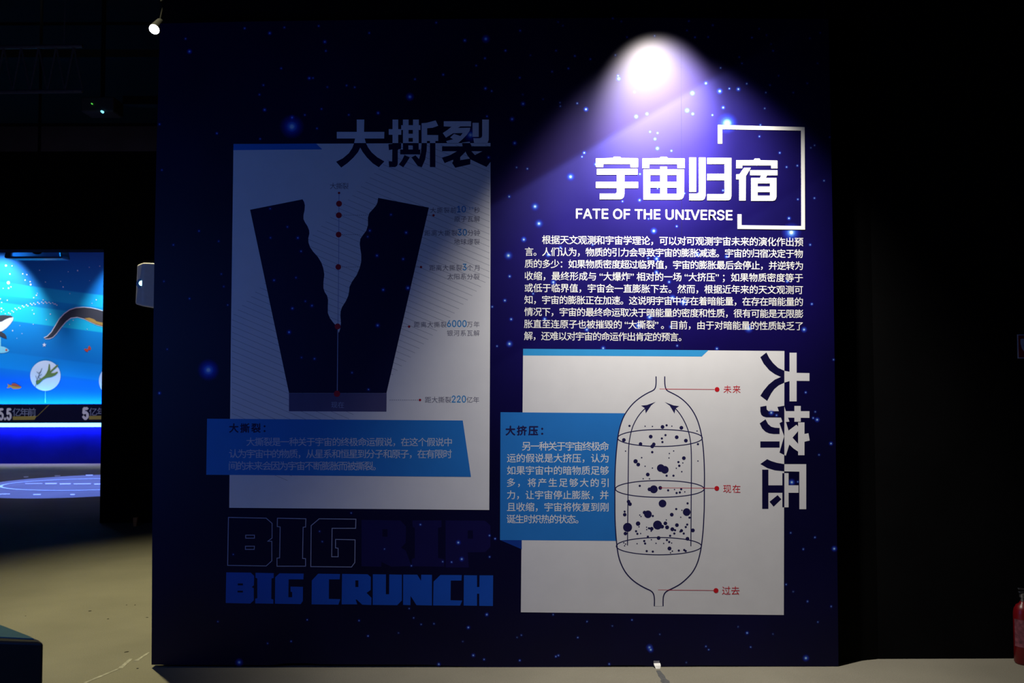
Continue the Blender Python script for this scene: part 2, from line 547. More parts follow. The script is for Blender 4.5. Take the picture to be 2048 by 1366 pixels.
# ---- stars
ST = []
def addst(ox, oy, sc, lst):
    for x, y, r in lst:
        rr = max(.9, r / 3.4 * .8)
        if r >= 11 and r < 20: rr = r / 3.2
        ST.append((ox + x / sc, oy + y / sc, rr, min(1, .12 + r * .15)))
addst(1000, 20, 2.926, [(118,121,3),(368,92,1),(340,70,1),(660,49,2),(710,67,1),(1105,65,2),(1245,89,3),(1094,120,2),(1141,160,4),(1218,158,3),(743,159,2),(905,151,2),(1474,162,3),(1516,110,1),(1874,134,1),(1813,166,1),(1586,200,1),(1560,147,1),(33,238,1),(328,238,2),(178,265,1),(438,269,4),(529,288,3),(675,264,2),(1400,276,2),(1598,239,3),(1416,313,3),(1858,312,1),(1291,339,2),(400,342,4),(305,361,3),(116,396,3),(1630,385,2),(1798,429,2),(1716,484,2),(1580,440,3),(1556,483,4),(1444,431,4),(1395,463,6),(1342,460,4),(1286,475,7),(1205,429,5),(1126,487,7),(695,402,6),(691,385,3),(787,480,4),(135,549,6),(252,522,1),(133,495,1),(351,542,2),(353,563,2),(452,546,3),(503,581,6),(797,624,6),(860,608,5),(1095,588,7),(1128,608,5),(1306,571,5),(1243,615,4),(1330,663,16),(1549,576,2),(1524,673,3),(1518,740,3),(70,638,1),(86,779,6),(97,921,2),(160,929,3),(878,713,4),(922,720,4),(907,755,5),(921,810,6),(1003,824,4),(1637,836,4),(1841,792,2),(1819,806,1),(1929,744,2),(493,836,5),(480,859,4),(560,903,5),(413,976,10),(819,960,4),(1677,919,3),(1740,911,3),(1896,999,2),(1840,1101,3),(1743,1108,3),(1305,1056,3),(922,1044,3),(1080,1073,2),(717,1120,3),(817,1113,5),(54,1092,5),(205,1150,10),(228,1250,10),(900,1293,8),(1034,1266,4),(869,1222,3),(1691,1219,5),(1705,1302,15),(139,1340,6)])
addst(975, 280, 3.2524, [(236,648,7),(136,752,10),(144,887,5),(113,1044,5),(31,1085,4),(154,1166,5),(143,1326,8),(62,1341,3),(395,747,7),(475,700,5),(428,925,7),(297,1000,4),(372,1165,6),(646,1234,6)])
addst(1030, 455, 3.4133, [(530,118,4),(967,213,8),(909,210,4),(1245,185,7),(1443,200,5),(1052,372,5),(1150,510,10),(1075,480,8),(918,612,8),(843,670,10),(1062,678,5),(1595,690,10),(1973,697,7),(602,824,6),(1107,807,4),(1378,827,5),(2015,118,4),(2027,522,4),(1858,368,5),(965,305,6)])
addst(990, 690, 3.1508, [(2030,471,6),(2005,460,4),(2018,421,2),(1958,299,4),(2017,1212,1),(1943,1284,1),(1870,865,8),(1908,862,3)])
addst(1560, 460, 1.55, [(166,402,2),(168,988,7),(158,662,5),(121,697,2),(33,939,2),(108,953,2),(72,990,2),(19,1099,3),(41,1121,1),(85,1152,1),(159,1168,1),(98,230,3)])
addst(1000, 1190, 2.926, [(311,115,2),(509,155,2),(657,181,1),(772,146,3),(125,235,2),(100,248,1),(455,249,3),(875,307,8),(882,320,7),(116,383,4),(327,360,4),(342,354,4),(639,404,4),(935,230,1),(1205,301,3),(1221,320,3),(1090,395,1),(1446,222,5),(1467,305,3),(1393,186,1),(1597,228,1),(1790,369,8),(1938,66,2),(1860,158,2),(1800,37,2)])
addst(300, 1190, 2.926, [(397,155,2),(920,145,3),(1223,150,3),(1543,134,2),(1517,79,2),(1587,172,2),(1662,168,2),(1863,190,5),(1971,115,5),(1276,240,4),(1454,222,1),(688,283,2),(826,271,3),(522,394,9),(1690,405,5),(1892,353,5),(1955,377,4),(1830,272,1)])
addst(440, 1020, 3.657, [(728,156,2),(748,231,2),(97,325,2),(1466,107,4),(1743,238,6),(1768,359,6),(1694,381,4),(1629,378,3),(1400,408,3),(1971,187,4),(2012,210,4),(1972,343,3),(1203,285,2),(960,22,2),(1952,762,3)])
addst(300, 30, 5.0605, [(958,135,4),(1212,184,5),(1360,127,3),(1707,111,3),(1769,272,5),(1780,364,3),(400,370,6),(360,240,3),(1160,960,5),(1438,1038,6),(1436,1130,18),(677,1198,4),(1115,1254,3),(1567,1012,3),(1736,951,3),(1612,640,5),(1650,638,3),(1148,710,3),(1108,806,3),(1795,730,2),(1328,540,3),(1690,1148,3),(97,1106,3)])
addst(660, 30, 5.0605, [(1577,242,9),(1365,258,5),(1776,361,4),(1568,438,4),(1480,512,3),(1146,604,4),(808,828,9),(487,992,5),(190,1011,3),(250,732,3),(168,713,3),(1573,743,5),(1637,770,3),(1843,1054,6),(397,182,3),(1075,78,3),(860,650,3),(1589,1026,4)])
addst(300, 300, 2.439, [(239,395,3),(114,463,3),(335,445,2),(348,605,2),(360,666,2),(379,756,2),(68,641,2),(193,725,3),(84,972,2),(285,1073,15),(46,1186,5),(58,98,2)])
ST.append((416.8, 740, 5.2, 1.0)); ST.append((941, 270, 3.6, .8))
starfield('printed_stars', ST, dw, 1.5, 'small blue-white stars printed over the whole background')

# ---- main title, right
zA = Z(1130, 220, 4.0157)
T = empty('title_lettering', pt(1373, 400), parent=dw, label='large white raised title characters in a heavy rounded style')
glyphs = [
    [[[(248,390),(385,386),(394,376),(440,376),(450,387),(582,388),(586,393),(586,458),(582,462),(527,462),(525,434),(308,434),(306,459),(252,459),(248,455)]],
     [rect(256,474,582,520)], [rect(248,578,586,627)], [[(417,515),(477,515),(477,676),(471,700),(458,713),(440,718),(278,718),(278,672),(405,672),(417,662)]]],
    [[[(622,390),(760,387),(768,377),(815,377),(825,388),(958,390),(961,394),(961,464),(957,468),(904,468),(902,436),(677,436),(675,468),(622,468)]],
     [[(630,478),(764,478),(764,456),(818,456),(818,478),(955,478),(955,684),(949,704),(938,716),(920,720),(630,720)], rect(684,522,764,577), rect(818,522,898,577), rect(684,624,764,674), rect(818,624,898,674)]],
    [[rect(997,383,1052,658)], [[(1074,383),(1128,383),(1128,690),(1120,714),(1108,723),(1090,726),(997,726),(997,672),(1062,672),(1074,662)]],
     [[(1141,386),(1336,386),(1336,690),(1330,714),(1318,723),(1300,726),(1141,726),(1141,676),(1270,676),(1281,668),(1281,565),(1141,565),(1141,513),(1281,513),(1281,434),(1141,434)]]],
    [[[(1374,404),(1515,403),(1522,390),(1562,390),(1570,404),(1703,406),(1706,410),(1706,470),(1656,470),(1654,446),(1424,446),(1422,469),(1374,469)]],
     [[(1436,465),(1492,465),(1452,532),(1450,728),(1398,728),(1398,558),(1374,558),(1374,518),(1402,515)]],
     [[(1486,484),(1706,484),(1706,525),(1622,526),(1612,546),(1698,546),(1698,698),(1692,716),(1684,726),(1668,730),(1494,730),(1494,546),(1566,546),(1574,526),(1486,524)], rect(1546,590,1646,615), rect(1546,660,1646,688)]],
]
for g in glyphs:
    mb = MB()
    for loops in g: mb.shape([zA(l) for l in loops], 3, thick=.002)
    mb.build('title_character', LETTER, T)
MB().shape([zA([(1228,121),(1924,138),(1927,962),(1385,955),(1385,838),(1417,838),(1417,926),(1897,932),(1895,166),(1262,155),(1262,270),(1228,270)])], 3, thick=.002).build('bracket_frame', LETTER, dw, label='open white square bracket around the title')
text_into(MB(), 'FATE OF THE UNIVERSE', 1152.4, 1464.5, 417.4, 436.6, 3, drop=3.2, bold=.014, kind='lat', squeeze=True).build('english_title', LETTER, dw, label='white capitals reading FATE OF THE UNIVERSE')

# ---- paragraph
PL = [("根据天文观测和宇宙学理论，可以对可观测宇宙未来的演化作出预", 185, 1967, 53, 112, 16),
      ("言。人们认为，物质的引力会导致宇宙的膨胀减速。宇宙的归宿决定于物", 68, 1965, 135, 193, 14.5),
      ("质的多少：如果物质密度超过临界值，宇宙的膨胀最后会停止，并逆转为", 66, 1965, 217, 275, 14.5),
      ("收缩，最终形成与 “大爆炸” 相对的一场 “大挤压” ；如果物质密度等于", 66, 1965, 300, 358, 14.5),
      ("或低于临界值，宇宙会一直膨胀下去。然而，根据近年来的天文观测可", 66, 1965, 382, 440, 14.5),
      ("知，宇宙的膨胀正在加速。这说明宇宙中存在着暗能量，在存在暗能量的", 64, 1965, 463, 521, 15),
      ("情况下，宇宙的最终命运取决于暗能量的密度和性质，很有可能是无限膨", 64, 1967, 545, 603, 15),
      ("胀直至连原子也被摧毁的 “大撕裂” 。目前，由于对暗能量的性质缺乏了", 62, 1965, 628, 686, 15),
      ("解，还难以对宇宙的命运作出肯定的预言。", 62, 1135, 710, 768, 8)]
mb = MB()
for s, x0, x1, a, b, dr in PL:
    text_into(mb, s, 1030 + x0 / 3.4133, 1030 + x1 / 3.4133, 455 + a / 3.4133, 455 + b / 3.4133, 3, drop=dr / 3.4133, bold=.006)
mb.build('body_text', LETTER, dw, label='nine lines of small white text under the title')

# ---- left poster
zB = Z(650, 220, 5.8514); z4 = Z(400, 200, 2.7323); z5 = Z(400, 700, 2.529); z3 = Z(480, 380, 4.5525); z6 = Z(400, 830, 3.657)
P1 = empty('poster', pt(720, 1018), parent=dw, label='white printed poster with a navy torn V diagram')
MB().shape([[(467, 288), (981, 286), (981, 500), (980, 700), (978.5, 1020), (458.5, 1015.5), (461.5, 700)]], 2).build('poster_sheet', WHITE, P1)
mb = MB()
for k in range(-36, 46):
    X0, Y0 = 971 - 8.8 * k, 565 + 8.8 * k
    c_ = X0 + Y0
    # param: point (X0+t, Y0+.42t); x+y = 1536 at t=0 ; start where x+y=1095
    t0 = -(1536 - 1095) / 1.42; t1 = 0
    t0 = max(t0, 464 - X0, (290 - Y0) / .42); t1 = min(t1, 979 - X0)
    yend = Y0 + .42 * t1
    if t1 - t0 > 4 and Y0 + .42 * t0 < 1012:
        mb.stroke([(X0 + t0, Y0 + .42 * t0), (X0 + t1, Y0 + .42 * t1)], .75, 2.5)
mb.build('hatching', HATCH, P1)
MB().shape([z4([(183,241),(634,238),(668,270),(183,274)])], 3).build('header_bar', BLUE, P1)
GA = {'a': [[[(372,112),(460,112),(457,256),(695,256),(693,334),(464,334),(480,390),(505,440),(545,495),(610,552),(695,602),(630,670),(560,625),(490,555),(440,490),(413,440),(385,495),(330,560),(265,620),(190,674),(130,606),(210,565),(280,505),(320,445),(340,390),(352,334),(138,334),(138,256),(372,256)]]],
      'b': [[rect(790,112,857,470)], [rect(746,224,893,290)], [[(742,400),(892,384),(890,455),(852,462),(852,625),(845,652),(822,668),(750,668),(745,600),(786,602),(788,462),(748,470)]],
            [[(912,112),(978,112),(978,178),(1030,178),(1030,112),(1098,112),(1098,178),(1118,178),(1118,234),(1096,234),(1096,463),(1116,463),(1116,520),(880,520),(880,463),(912,463),(912,234),(892,234),(892,178),(912,178)], rect(978,234,1028,278), rect(978,328,1028,372), rect(976,415,1028,463)],
            [[(930,528),(992,555),(955,615),(915,672),(865,636),(900,590)]],
            [[(1130,155),(1190,150),(1295,122),(1325,185),(1262,208),(1196,214),(1196,292),(1325,294),(1325,362),(1292,362),(1292,668),(1228,668),(1228,362),(1194,362),(1190,470),(1172,580),(1132,672),(1085,655),(1012,555),(1060,530),(1100,575),(1122,500),(1130,400)]]],
      'c': [[[(1390,132),(1710,132),(1708,192),(1585,192),(1556,210),(1700,208),(1692,245),(1660,290),(1610,342),(1555,390),(1432,390),(1418,364),(1500,342),(1464,322),(1510,280),(1585,305),(1612,270),(1500,272),(1415,324),(1378,270),(1430,236),(1480,196),(1390,192)]],
            [rect(1726,150,1799,315)], [[(1840,112),(1918,112),(1916,350),(1900,389),(1745,389),(1735,330),(1810,330),(1832,322),(1839,300)]],
            [[(1603,382),(1693,370),(1715,425),(1610,425)]], [rect(1370,425,1940,483)],
            [[(1545,483),(1642,483),(1642,492),(1582,552),(1582,588),(1702,568),(1700,636),(1525,676),(1488,622),(1500,600),(1500,582),(1400,622),(1368,558),(1460,530)]],
            [[(1642,483),(1713,483),(1755,527),(1842,483),(1940,483),(1940,604),(1890,667),(1800,625),(1705,580),(1665,530)]]]}
hi = MB(); lo = MB()
for g in GA.values():
    for loops in g:
        top = [clip(l, 1, 387, True) for l in loops]; bot = [clip(l, 1, 387, False) for l in loops]
        top = [l for l in top if len(l) > 2]; bot = [l for l in bot if len(l) > 2]
        if top: hi.shape([zB(l) for l in top], 3)
        if bot: lo.shape([zB(l) for l in bot], 3)
TL = P1
hi.build('title_upper_half', WHITE, TL, label='white upper halves of the three large characters')
lo.build('title_lower_half', NAVY, TL, label='navy lower halves of the three large characters')
V = z3([(92,180),(570,85),(584,110),(591,140),(588,185),(578,230),(578,265),(592,295),(615,330),(629,365),(632,395),(622,440),(624,480),(638,520),(665,560),(710,610),(740,660),(758,710),(768,770),(760,840),(760,895),(772,930),(793,962),(802,1000),(800,1060),(800,1120),(818,1165),(850,1208),(880,1240),(900,1300),(912,1265),(919,1210),(914,1150),(916,1105),(930,1065),(962,1015),(985,965),(993,925),(998,880),(1020,835),(1062,775),(1090,710),(1104,650),(1104,590),(1096,540),(1090,490),(1096,445),(1118,412),(1150,370),(1165,320),(1165,250),(1178,210),(1215,170),(1240,140),(1252,112),(1258,72),(1720,160)]) + [(773, 786), (578, 786)]
MB().shape([V], 3).build('torn_shape', NAVY, P1, label='navy block torn open into a V')
MB().shape([z5([(450,218),(944,218),(943,312),(450,310)])], 3.2).build('base_box', BASEGREY, P1)
mb = MB().stroke([(678, 386), (677.5, 500), (676, 652)], 1.3, 3.5); mb.stroke([(675.7, 660), (674.5, 786)], 1.6, 4)
mb.build('time_line', OUTL, P1)
mb = MB()
def dash(x0, x1, y, step=4.2, on=2.4):
    x = x0
    while x < x1:
        mb.stroke([(x, y), (min(x + on, x1), y)], .8, 3.6); x += step
dash(684, 736, 430.5); dash(684, 719, 469.2); dash(684, 720, 534); dash(854, 864, 430.8); dash(831, 840, 534); dash(805, 816, 653); dash(779, 837, 800)
mb.build('dashed_leader', GREYINK, P1)
mb = MB()
for x, y, r in [(902,27,11),(902,125,27),(900,230,27),(898,406,26),(895,701,26),(889,1242,27),(1762,231,11),(1648,702,11),(1540,1244,11)]:
    mb.disc(480 + x / 4.5525, 380 + y / 4.5525, r / 4.5525, 4.2)
mb.disc(674, 787.5, 6.4, 4.2); mb.disc(840, 800, 2.5, 4.2)
mb.build('red_dots', mat('printed_dark_red', (.42, .008, .03), PR, .2, noise=.03), P1)
mb = MB(); dg = MB()
O5, s5 = (820, 380), 4.556
for s, x0, x1, a, b in [("大撕裂前",185,420,158,210),("秒",583,637,155,210),("原子瓦解",403,637,237,290),("距离大撕裂",132,430,365,418),("分钟",523,637,362,418),("地球爆裂",402,635,445,498),
                        ("距离大撕裂",176,472,682,735),("个月",520,632,682,735),("太阳系分裂",340,633,762,815),("距离大撕裂",36,332,1200,1252),("万年",518,633,1197,1250),("银河系瓦解",337,633,1277,1330)]:
    text_into(mb, s, O5[0] + x0 / s5, O5[0] + x1 / s5, O5[1] + a / s5, O5[1] + b / s5, 3.4)
for s, x0, x1, a, b in [("10",430,508,145,203),("-19",513,578,145,177),("30",434,518,356,414),("3",480,515,673,731),("6000",339,515,1187,1247)]:
    text_into(dg, s, O5[0] + x0 / s5, O5[0] + x1 / s5, O5[1] + a / s5, O5[1] + b / s5, 3.4, kind='lat', bold=.01 if len(s) != 3 else 0)
text_into(mb, "距大撕裂", 400 + 1138 / 2.529, 400 + 1270 / 2.529, 700 + 236 / 2.529, 700 + 267 / 2.529, 3.4)
text_into(mb, "亿年", 400 + 1348 / 2.529, 400 + 1412 / 2.529, 700 + 236 / 2.529, 700 + 267 / 2.529, 3.4)
text_into(dg, "220", 400 + 1274 / 2.529, 400 + 1345 / 2.529, 700 + 231 / 2.529, 700 + 265 / 2.529, 3.4, kind='lat', bold=.01)
text_into(mb, "大撕裂", 660, 697, 365.8, 378.2, 3.4)
mb.build('label_text', GREYINK, P1, label='small grey labels beside the V diagram')
dg.build('label_digits', DIGIT, P1, label='blue digits within the small labels')
text_into(MB(), "现在", 662.5, 688, 803.4, 815.8, 3.8).build('base_label', OUTL, P1)
C1 = P1
MB().shape([z6([(52,27),(1922,40),(1982,452),(46,437)])], 5).build('caption_box', BLUE, C1)
mb = MB(); text_into(mb, "大撕裂：", 400 + 215 / 3.657, 400 + 478 / 3.657, 830 + 62 / 3.657, 830 + 128 / 3.657, 6, bold=.03)
mb.build('caption_heading', INK, C1)
mb = MB()
for s, x0, x1, a, b in [("大撕裂是一种关于宇宙的终极命运假说，在这个假说中", 340, 1842, 164, 226), ("认为宇宙中的物质，从星系和恒星到分子和原子，在有限时", 214, 1842, 250, 314), ("间的未来会因为宇宙不断膨胀而被撕裂。", 212, 1285, 338, 402)]:
    text_into(mb, s, 400 + x0 / 3.657, 400 + x1 / 3.657, 830 + a / 3.657, 830 + b / 3.657, 6, drop=.6, bold=.004)
mb.build('caption_text', mat('printed_pale_text', (.55, .60, .72), PR, .2, noise=.02), C1)
VS = [(480 + x / 4.5525, 380 + y / 4.5525, .8 + r * .06, .3 + r * .06) for x, y, r in [(275,170,3),(432,336,3),(278,435,3),(527,436,6),(556,558,4),(310,822,5),(510,798,3),(477,1078,7),(655,1053,6),(595,1013,3),(447,1295,10),(1182,370,6),(1513,388,7),(1375,225,4),(1163,425,3),(1247,597,7),(1486,629,6),(1529,892,11),(1304,909,8),(1253,1233,10)]]
VS += [(603, 715, 1, .4), (629, 717.5, 1.1, .6), (704, 745.5, 1, .5), (737, 779, 1, .6), (977, 315, 1.2, .7)]
starfield('poster_stars', VS, P1, 3.6)

# BIG RIP / BIG CRUNCH
zD = Z(440, 1020, 3.657)
mb = MB()
for l in [[(62,54),(338,60),(381,98),(381,205),(350,228),(379,229),(379,372),(338,409),(56,405)], [(188,184),(252,184),(252,206),(188,206)], [(186,265),(252,265),(250,288),(186,288)],
          [(420,60),(628,64),(626,124),(608,126),(604,354),(626,356),(626,411),(417,411),(417,352),(436,350),(440,124),(419,121)],
          [(726,64),(994,67),(992,134),(820,134),(817,342),(864,342),(864,280),(845,277),(845,215),(988,218),(986,384),(962,417),(664,414),(667,114)]]:
    mb.stroke(zD(l), 1.5, 2, closed=True)
mb.build('outlined_word', OUTL, dw, label='word BIG in thin grey outline')
mb = MB()
for loops in [[[(1035,72),(1320,76),(1360,120),(1358,240),(1325,275),(1360,300),(1400,410),(1255,415),(1180,380),(1180,415),(1035,412)], rect(1188,140,1225,195)],
              [[(1408,76),(1620,76),(1620,125),(1595,130),(1595,350),(1640,360),(1640,415),(1404,412),(1402,360),(1425,350),(1425,130),(1408,125)]],
              [[(1650,76),(1940,78),(1978,115),(1978,270),(1940,308),(1812,310),(1820,420),(1650,420)], rect(1812,150,1850,210)]]:
    mb.shape([zD(l) for l in loops], 1)
mb.build('violet_word', PURPLE, dw, label='word RIP in dim violet')
mb = MB()
for loops in [[[(46,456),(225,458),(250,482),(248,550),(232,564),(247,572),(247,660),(222,684),(42,680)], rect(130,537,168,551), rect(128,590,168,603)],
              [[(260,459),(393,462),(392,497),(377,500),(375,650),(390,655),(390,685),(258,683),(258,648),(273,645),(273,500),(260,496)]],
              [[(435,463),(612,465),(610,507),(502,507),(500,638),(528,638),(528,600),(516,597),(516,560),(607,562),(606,665),(590,688),(402,685),(404,492)]],
              [[(718,466),(878,468),(875,507),(797,507),(796,650),(880,652),(866,692),(670,690),(672,515)]],
              [[(893,467),(1080,470),(1103,490),(1102,585),(1072,606),(1108,642),(1106,695),(1040,692),(1000,655),(992,655),(1004,690),(890,690)], rect(990,515,1012,563)],
              [[(1118,470),(1214,471),(1213,616),(1237,616),(1238,471),(1330,473),(1330,662),(1296,696),(1117,694)]],
              [[(1340,472),(1443,473),(1470,518),(1472,473),(1550,474),(1550,698),(1437,696),(1394,628),(1393,696),(1339,694)]],
              [[(1612,475),(1768,476),(1766,516),(1688,516),(1686,660),(1772,662),(1756,699),(1559,698),(1562,524)]],
              [[(1784,477),(1880,478),(1880,563),(1897,563),(1898,478),(1998,478),(1996,702),(1896,701),(1896,612),(1880,612),(1880,700),(1782,699)]]]:
    mb.shape([zD(l) for l in loops], 2)
mb.build('blue_words', ROYAL, dw, label='words BIG CRUNCH in solid royal blue')

# ---- right poster
zE = Z(990, 690, 3.1508); za = Z(1210, 740, 5.2522); zb = Z(1210, 980, 5.2522); zC = Z(1490, 690, 4.02); z7 = Z(990, 690, 3.2519)
P2 = empty('poster', pt(1305, 1228), parent=dw, label='white printed poster with a bottle-shaped particle diagram')
MB().shape([[(1046.2, 697.6), (1568.8, 702), (1568.2, 960), (1567.6, 1230), (1041.7, 1224.5), (1044, 960)]], 2).build('poster_sheet', WHITE, P2)
MB().shape([zE([(177,24),(1345,33),(1303,73),(177,66)])], 3).build('header_bar', CYAN, P2)
GC = [[[(358,62),(415,62),(415,224),(518,226),(518,289),(415,288),(415,453),(358,453),(358,290),(318,302),(270,325),(235,355),(210,390),(178,450),(123,408),(150,366),(190,318),(240,278),(288,257),(240,235),(195,203),(150,150),(123,98),(172,60),(195,105),(225,145),(265,183),(318,208),(358,215)]],
      [[(123,497),(172,488),(175,520),(190,532),(518,532),(518,586),(170,582),(145,574),(130,560),(123,535)]], [rect(397,490,448,617)], [[(260,498),(315,488),(328,532),(357,616),(302,622),(272,532)]],
      [[(510,709),(520,768),(478,778),(474,716)]], [rect(427,622,478,886)],
      [[(277,628),(303,614),(330,622),(350,688),(382,745),(427,795),(427,857),(390,832),(356,800),(314,733)]],
      [[(413,641),(427,655),(427,692),(382,745),(356,800),(328,890),(277,865),(314,735),(350,688)]],
      [[(165,597),(118,630),(138,672),(165,698),(195,711),(230,716),(278,716),(278,667),(240,665),(210,657),(185,635)]], [rect(123,775,278,825)],
      [[(492,958),(492,1320),(437,1320),(437,1018),(318,1016),(240,1008),(180,990),(123,957),(178,918),(210,933),(255,947),(318,958)]],
      [rect(138,1002,188,1318)], [rect(188,1128,430,1188)], [rect(300,1030,350,1305)], [[(262,1207),(292,1240),(230,1300),(197,1260)]]]
hi = MB(); lo = MB()
for loops in GC:
    rr = [clip(l, 0, 316.5, False) for l in loops]; ll = [clip(l, 0, 316.5, True) for l in loops]
    rr = [l for l in rr if len(l) > 2]; ll = [l for l in ll if len(l) > 2]
    if rr: hi.shape([zC(l) for l in rr], 3)
    if ll: lo.shape([zC(l) for l in ll], 3)
TR = P2
hi.build('title_outer_half', WHITE, TR, label='white outer halves of the sideways characters')
lo.build('title_inner_half', NAVY, TR, label='navy inner halves of the sideways characters')
C2 = P2
MB().shape([[(1001, 824.4), (1252, 826.5), (1252, 1082), (1000, 1080)]], 3).build('caption_box', BLUE, C2)
MB().shape([[(1000, 1080), (1043.5, 1080.4), (1043.5, 1098.5)]], 3).build('folded_corner', FOLD, C2)
text_into(MB(), "大挤压：", 990 + 70 / 3.2519, 990 + 312 / 3.2519, 690 + 526 / 3.2519, 690 + 587 / 3.2519, 4, bold=.035).build('caption_heading', INK, C2)
mb = MB()
for s, x0, x1, a, b in [("另一种关于宇宙终极命",176,741,628,686),("运的假说是大挤压，认为",78,738,706,763),("如果宇宙中的暗物质足够",78,741,786,843),("多，将产生足够大的引",78,738,866,922),
                        ("力，让宇宙停止膨胀，并",78,738,946,1002),("且收缩，宇宙将恢复到刚",78,738,1024,1081),("诞生时炽热的状态。",76,542,1103,1159)]:
    text_into(mb, s, 990 + x0 / 3.2519, 990 + x1 / 3.2519, 690 + a / 3.2519, 690 + b / 3.2519, 4, bold=.006, drop=.4)
mb.build('caption_text', WHITE, C2)

LO = [(536,67),(537,130),(533,175),(522,200),(505,216),(440,245),(360,295),(290,355),(230,430),(190,500),(160,585),(140,670),(127,770),(115,900),(106,1050),(103,1240),(104,1400)]
LL = [(104,250),(107,350),(115,480),(125,590),(140,690),(165,770),(210,860),(270,930),(340,985),(420,1030),(480,1056),(505,1080),(517,1115),(520,1160),(518,1220)]
RO = [(627,67),(627,130),(632,175),(640,200),(655,220),(720,250),(790,290),(860,350),(920,425),(965,510),(995,600),(1015,690),(1030,800),(1040,930),(1045,1100),(1043,1240),(1043,1366)]
RL = [(1042,200),(1040,250),(1033,400),(1020,530),(1005,640),(975,760),(925,860),(860,930),(790,990),(710,1033),(650,1060),(625,1085),(612,1120),(610,1160),(610,1220)]
def smooth(p, it=2):
    for _ in range(it):
        q = [p[0]]
        for a, b in zip(p[:-1], p[1:]):
            q += [(a[0] * .75 + b[0] * .25, a[1] * .75 + b[1] * .25), (a[0] * .25 + b[0] * .75, a[1] * .25 + b[1] * .75)]
        q.append(p[-1]); p = q
    return p
Lout = smooth(za(LO) + zb(LL)); Rout = smooth(za(RO) + zb(RL))
D2 = P2
MB().shape([Lout + Rout[::-1]], 4.5).build('bottle_fill', WHITE, D2)
mb = MB()
mb.stroke(Lout, 2.3, 5).stroke(Rout, 2.3, 5)
for cx, cy, rx, ry in [(577,714,445,89),(575,1249,466,88),(566,590+1260.5,447,91)]:
    mb.stroke(za([(cx + rx * cos(2*pi*i/64), cy + ry * sin(2*pi*i/64)) for i in range(64)]), 2.0, 5, closed=True)
mb.stroke(smooth(za([(236,1843),(241,1366),(245,1000),(247,830),(255,740),(280,620),(320,530),(370,455),(430,395)])), 2.0, 5)
mb.stroke(smooth(za([(902,1852),(905,1366),(908,1000),(906,830),(895,720),(870,620),(830,530),(780,450),(730,395)])), 2.0, 5)
mb.shape([za([(534,334),(485,372),(428,456),(420,402),(378,374),(440,368)])], 5.2).shape([za([(625,336),(680,375),(730,458),(740,405),(780,380),(720,372)])], 5.2)
mb.build('bottle_outline', INK, D2)
up_d = [(257,587,12),(421,591,7),(498,593,7),(604,598,20),(647,581,12),(702,590,7),(802,607,20),(967,641,7),(480,700,20),(635,684,12),(597,719,12),(603,757,12),(753,706,20),(849,742,20),(198,735,20),(373,777,19),(512,780,19),(496,802,20),(496,863,13),(976,779,12),(216,852,7),(721,850,7),(676,877,7),(672,924,7),(385,921,8),(321,959,23),(349,993,20),(421,1011,7),(498,1030,7),(586,1030,41),(628,1048,41),(828,926,20),(771,967,12),(817,976,7),(780,1006,13),(749,1032,7),(806,1068,8),(449,1098,20),(647,1110,12),(719,1110,12),(401,1142,7),(467,1143,7),(976,956,7),(365,1217,12),(467,1253,20),(512,1253,42),(580,1238,20),(663,1264,12),(730,1255,7),(800,1252,12),(752,1292,12),(786,1286,12),(838,1280,7)]
lo_d = [(247,122,19),(262,148,20),(604,142,41),(867,140,12),(748,200,12),(808,213,7),(858,232,41),(206,226,11),(207,259,19),(415,236,19),(451,255,41),(502,273,12),(365,263,7),(378,278,7),(701,259,20),(795,286,7),(887,290,12),(644,315,7),(347,353,24),(552,368,48),(600,385,20),(634,350,20),(652,392,21),(755,369,20),(863,363,12),(848,389,12),(237,392,48),(357,387,7),(437,391,7),(438,416,7),(462,402,12),(490,407,20),(485,432,8),(707,412,21),(736,422,12),(803,427,17),(790,437,10),(922,424,21),(827,457,12),(728,457,12),(326,433,12),(340,460,12),(374,457,7),(214,457,19),(450,490,12),(563,504,20),(684,481,12),(866,512,20),(487,522,7),(650,525,12),(674,546,12),(700,557,7),(412,536,12),(421,562,12),(337,564,7),(536,560,7),(616,561,7),(197,554,7),(216,568,7),(206,586,7),(677,614,21),(707,642,8),(688,660,7),(775,636,12),(832,630,12),(847,641,12),(438,642,12),(502,647,12)]
mb = MB()
for x, y, r in up_d: mb.disc(1210 + x / 5.2522, 740 + y / 5.2522, r / 5.2522, 5.5, n=16)
for x, y, r in lo_d: mb.disc(1210 + x / 5.2522, 980 + y / 5.2522, r / 5.2522, 5.5, n=16)
mb.build('particle_dots', INK, D2)
mb = MB()
for (x0, y0, x1, y1, X, Y, r) in [(572,199,1150,204,1177,204,25),(580,1238,1150,1242,1174,1243,25),(557,1049+1260.5,1140,1055+1260.5,1166,1056+1260.5,26)]:
    mb.stroke(za([(x0, y0), (x1, y1)]), .9, 6); c = za([(X, Y)])[0]; mb.disc(c[0], c[1], r / 5.2522, 6)
text_into(mb, "未来", 990 + 1440 / 3.1508, 990 + 1547 / 3.1508, 690 + 254 / 3.1508, 690 + 303 / 3.1508, 6)
text_into(mb, "现在", 990 + 1438 / 3.1508, 990 + 1546 / 3.1508, 690 + 880 / 3.1508, 690 + 931 / 3.1508, 6)
text_into(mb, "过去", 1444, 1479, 1172.5, 1189.5, 6)
mb.build('red_labels', RED, D2, label='red leader lines, dots and three two-character labels')
starfield('poster_stars', [(1542.5, 825.5, 1.6, .9), (1553, 830.5, 1, .7)], P2, 3.6)

